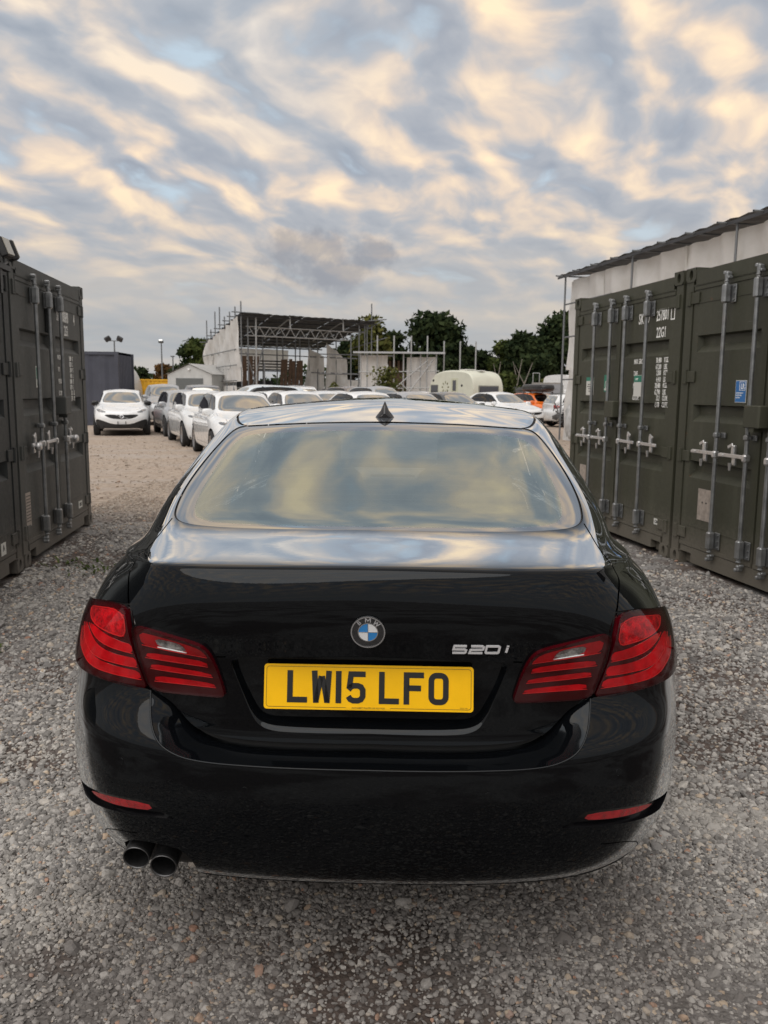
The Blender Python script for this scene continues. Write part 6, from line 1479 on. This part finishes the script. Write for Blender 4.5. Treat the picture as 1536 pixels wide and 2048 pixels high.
# ================================================================ trees
def leaf_mat(name, c0, c1, c2=None):
    m = bpy.data.materials.new(name); m.use_nodes = True; T = NT(m.node_tree); T.n.clear()
    P = T.add('ShaderNodeNewGeometry'); n1 = T.noise(P.outputs['Position'], .45, 3, .6); n2 = P.outputs['Random Per Island']
    c = T.mix(T.smooth(T.m('ADD', T.m('MULTIPLY', n1, .7), T.m('MULTIPLY', n2, .4)), .35, .75), c0, c1)
    d = T.add('ShaderNodeBsdfDiffuse', ins={'Color': c}); tl = T.add('ShaderNodeBsdfTranslucent', ins={'Color': c}); mx = T.add('ShaderNodeMixShader', ins={0: .25, 1: d.outputs[0], 2: tl.outputs[0]})
    T.l.new(mx.outputs[0], T.add('ShaderNodeOutputMaterial').inputs[0]); return m
LDK = leaf_mat('leaf_dark', (.016, .026, .014), (.050, .068, .030)); LMD = leaf_mat('leaf_mid', (.03, .045, .016), (.085, .105, .035)); LYL = leaf_mat('leaf_yellow', (.06, .07, .022), (.15, .15, .05)); LBR = leaf_mat('leaf_brown', (.07, .04, .018), (.18, .10, .04)); BARK = mat('bark', (.10, .085, .07), .9, var=.3, vscale=4)
def tree(label, x, y, h, wd, m, seed, lobes=None, trunk=.28, n=4200, leaf=.30, base=.18, name='tree', group='trees beyond the yard', tall=1.0, bare=0):
    r = np.random.default_rng(seed); o = empty(name, (x, y, rise(y))); tag(o, label, 'tree' if name == 'tree' else 'bush', group)
    b = MB(); b.tube((0, 0, -.2), (.1, 0, h*.55), trunk, 8, trunk*.55, cap=False)
    cent = []
    K = lobes or 16
    for k in range(K):
        a = r.uniform(0, 2*pi); t = r.uniform(base, .92); rad = wd/2*(1-abs(t-.48)*1.25*(1 if t > .48 else .55))*math.sqrt(r.uniform(.05, 1))*.82
        c = np.array([rad*cos(a), rad*sin(a)*.8, h*t]); cent.append((c, (h*.11+wd*.085)*r.uniform(.65, 1.15)*tall**.3))
        p0 = Vector((.05, 0, h*min(t*.75, .5))); p1 = Vector(c); pm = (p0+p1)/2+Vector((0, 0, -.05*h)); b.tube(p0, pm, trunk*.32, 5, trunk*.2, cap=False); b.tube(pm, p1, trunk*.2, 5, trunk*.05, cap=False)
    cent.append((np.array([0, 0, h*.86]), (h*.13)*1.0))
    b.build('trunk', BARK, o)
    per = int(n*.8)//len(cent); V_ = []; F_ = []
    for c, rr in cent:
        d = r.normal(size=(per, 3)); d /= np.linalg.norm(d, axis=1, keepdims=True); q = c+d*(rr*r.uniform(.30, 1.30, (per, 1))**.75)*np.array([1.15, 1.05, .85*tall])
        q[:, 2] = np.minimum(q[:, 2], h*1.02)
        u = r.normal(size=(per, 3)); u /= np.linalg.norm(u, axis=1, keepdims=True); w_ = np.cross(u, d); w_ /= np.linalg.norm(w_, axis=1, keepdims=True)+1e-9
        s = leaf*r.uniform(.5, 1.25, (per, 1)); i0 = sum(len(v) for v in V_)
        qq = np.stack([q-u*s, q+w_*s*.55, q+u*s, q-w_*s*.55], 1).reshape(-1, 3); V_.append(qq); F_.append((np.arange(per)[:, None]*4+np.arange(4)+i0))
    V_ = np.concatenate(V_); F_ = np.concatenate(F_); me = bpy.data.meshes.new('crown'); me.from_pydata(V_.tolist(), [], F_.tolist()); me.materials.append(m); me.update(); link('crown', me, o)
    return o
def tpx(label, px, ytop, D, wpx, m, seed, **k):
    h = 1.52+(778-ytop)/1657*D-rise(D); return tree(label, at(px, D), D, h, wpx/1657*D, m, seed, **k)
tpx('big round dark oak tree behind the cream caravan', 868, 633, 82, 150, LDK, 1, n=9000, lobes=30, leaf=.34)
tpx('tall pale olive poplar like tree right of the scaffold shelter', 742, 640, 80, 62, LYL, 2, n=3200, lobes=13, leaf=.30, tall=1.6)
tpx('dark small tree between the poplar and the big oak', 782, 664, 84, 44, LDK, 3, n=2200, lobes=10)
tpx('mid green tree showing between the scaffold shelter and the poplar', 700, 680, 84, 76, LDK, 4, n=3000, lobes=14)
tpx('mid green tree just left of the scaffold shelter', 400, 684, 96, 62, LMD, 5, n=3200, lobes=14)
tpx('smaller dark tree left of the mid green tree by the scaffold shelter', 374, 694, 98, 34, LDK, 6, n=1800, lobes=9)
tpx('rusty brown tree behind the lamp posts', 328, 730, 110, 46, LBR, 7, n=1600, lobes=9)
tpx('low dark tree above the yellow skip', 286, 740, 110, 40, LDK, 8, n=1600, lobes=9)
tpx('low dark green tree between the rusty tree and the shed', 352, 735, 108, 36, LDK, 28, n=1500, lobes=8)
tpx('tall dark tree at the right beside the white sheeted building', 1115, 628, 84, 110, LDK, 9, n=7000, lobes=24, leaf=.34)
tpx('dark tree left of the tallest right hand tree', 1050, 664, 82, 86, LDK, 10, n=5200, lobes=20)
tpx('lighter mid green tree at the middle of the right hand trees', 1000, 682, 84, 66, LMD, 11, n=3600, lobes=16)
tpx('low dark tree between the oak and the right hand trees', 955, 702, 86, 60, LDK, 12, n=2800, lobes=13)
tpx('dark tree low behind the fence at the right', 1075, 710, 74, 90, LDK, 13, n=4600, lobes=18, base=.08)
tpx('mid height dark tree filling the gap right of the oak', 940, 694, 88, 70, LDK, 31, n=3200, lobes=15)
tpx('low dark thicket tree behind the caravan', 905, 720, 78, 110, LDK, 14, n=4200, lobes=18, base=.08)
for k, (px, yt, lean) in enumerate(((1030, 715, .25), (1041, 722, .5), (990, 720, .2))):
    o = empty('bare_trunk', (at(px, 66), 66, rise(66))); tag(o, ('pale bare tree trunk, middle one behind the fence', 'pale bare leaning trunk, right one behind the fence', 'pale bare trunk, left one by the caravan')[k], 'tree trunk', 'bare trunks at the wood edge'); b = MB(); hh = 1.52+(778-yt)/1657*66-rise(66); b.tube((0, 0, 0), (lean*.4, 0, hh*.5), .07, 6, .06); b.tube((lean*.4, 0, hh*.5), (lean*1.6, 0, hh), .06, 6, .02); b.tube((lean*.4, 0, hh*.5), (-lean*1.2, 0, hh*.95), .045, 6, .015); b.build('trunk', mat('pale_bark', (.20, .18, .155), .9, var=.2, vscale=3), o)
BG = 'shrubs among the parked cars'
tpx('leafy green sapling bush in front of the low scaffold frame', 772, 735, 43, 92, LYL, 15, n=1500, lobes=34, trunk=.03, leaf=.11, base=-.1, name='bush', group=BG)
tpx('tall straggly bush right of the cream caravan', 1010, 738, 52, 44, LMD, 16, n=1600, lobes=12, trunk=.05, leaf=.16, base=.12, name='bush', group=BG)
tpx('small bush below the right hand trees near the gate', 1087, 752, 58, 22, LYL, 17, n=600, lobes=7, trunk=.04, leaf=.14, base=.1, name='bush', group=BG)
tpx('tiny yellow green shrub under the scaffold shelter', 668, 764, 44, 18, LYL, 18, n=400, lobes=6, trunk=.03, leaf=.12, base=.15, name='bush', group=BG)
# far hedge line closing the horizon
b = MB(); r6 = np.random.default_rng(12)
for k in range(9000):
    x = r6.uniform(-95, 75); y = 128+r6.uniform(-4, 8); h = 2.2+1.6*abs(sin(x*.13))+.9*sin(x*.41); z = .6+r6.uniform(0, 1)**.8*h; u = Vector(r6.normal(size=3)).normalized(); w_ = u.cross(Vector(r6.normal(size=3))).normalized(); c = Vector((x, y, z)); s = .45; b.add([c-u*s, c+w_*s*.6, c+u*s, c-w_*s*.6], [(0, 1, 2, 3)])
tag(b.build('hedgerow', LDK), kind='stuff', label='far dark hedgerow along the horizon')
# weeds in the gravel
b = MB(); r7 = random.Random(3)
for cx, cy, n_, rr in ((-2.75, 7.15, 30, .22), (-2.45, 6.9, 55, .24), (-2.3, 4.7, 14, .12)):
    for k in range(n_):
        x, y = cx+r7.gauss(0, rr*.5), cy+r7.gauss(0, rr*.45); a = r7.uniform(0, 6.28); l = r7.uniform(.025, .07); z = gz(x, y)+.008; d = Vector((cos(a), sin(a), 0)); n_v = Vector((-sin(a), cos(a), 0))*l*.16; p = Vector((x, y, z))
        b.add([p-n_v, p+d*l*.5+Vector((0, 0, l*.45))-n_v, p+d*l+Vector((0, 0, l*.4)), p+d*l*.5+Vector((0, 0, l*.45))+n_v, p+n_v], [(0, 1, 3, 4), (1, 2, 3)])
tag(b.build('weeds', leaf_mat('leaf_weed', (.04, .06, .02), (.11, .14, .05))), kind='stuff', label='small green weeds growing in the gravel')
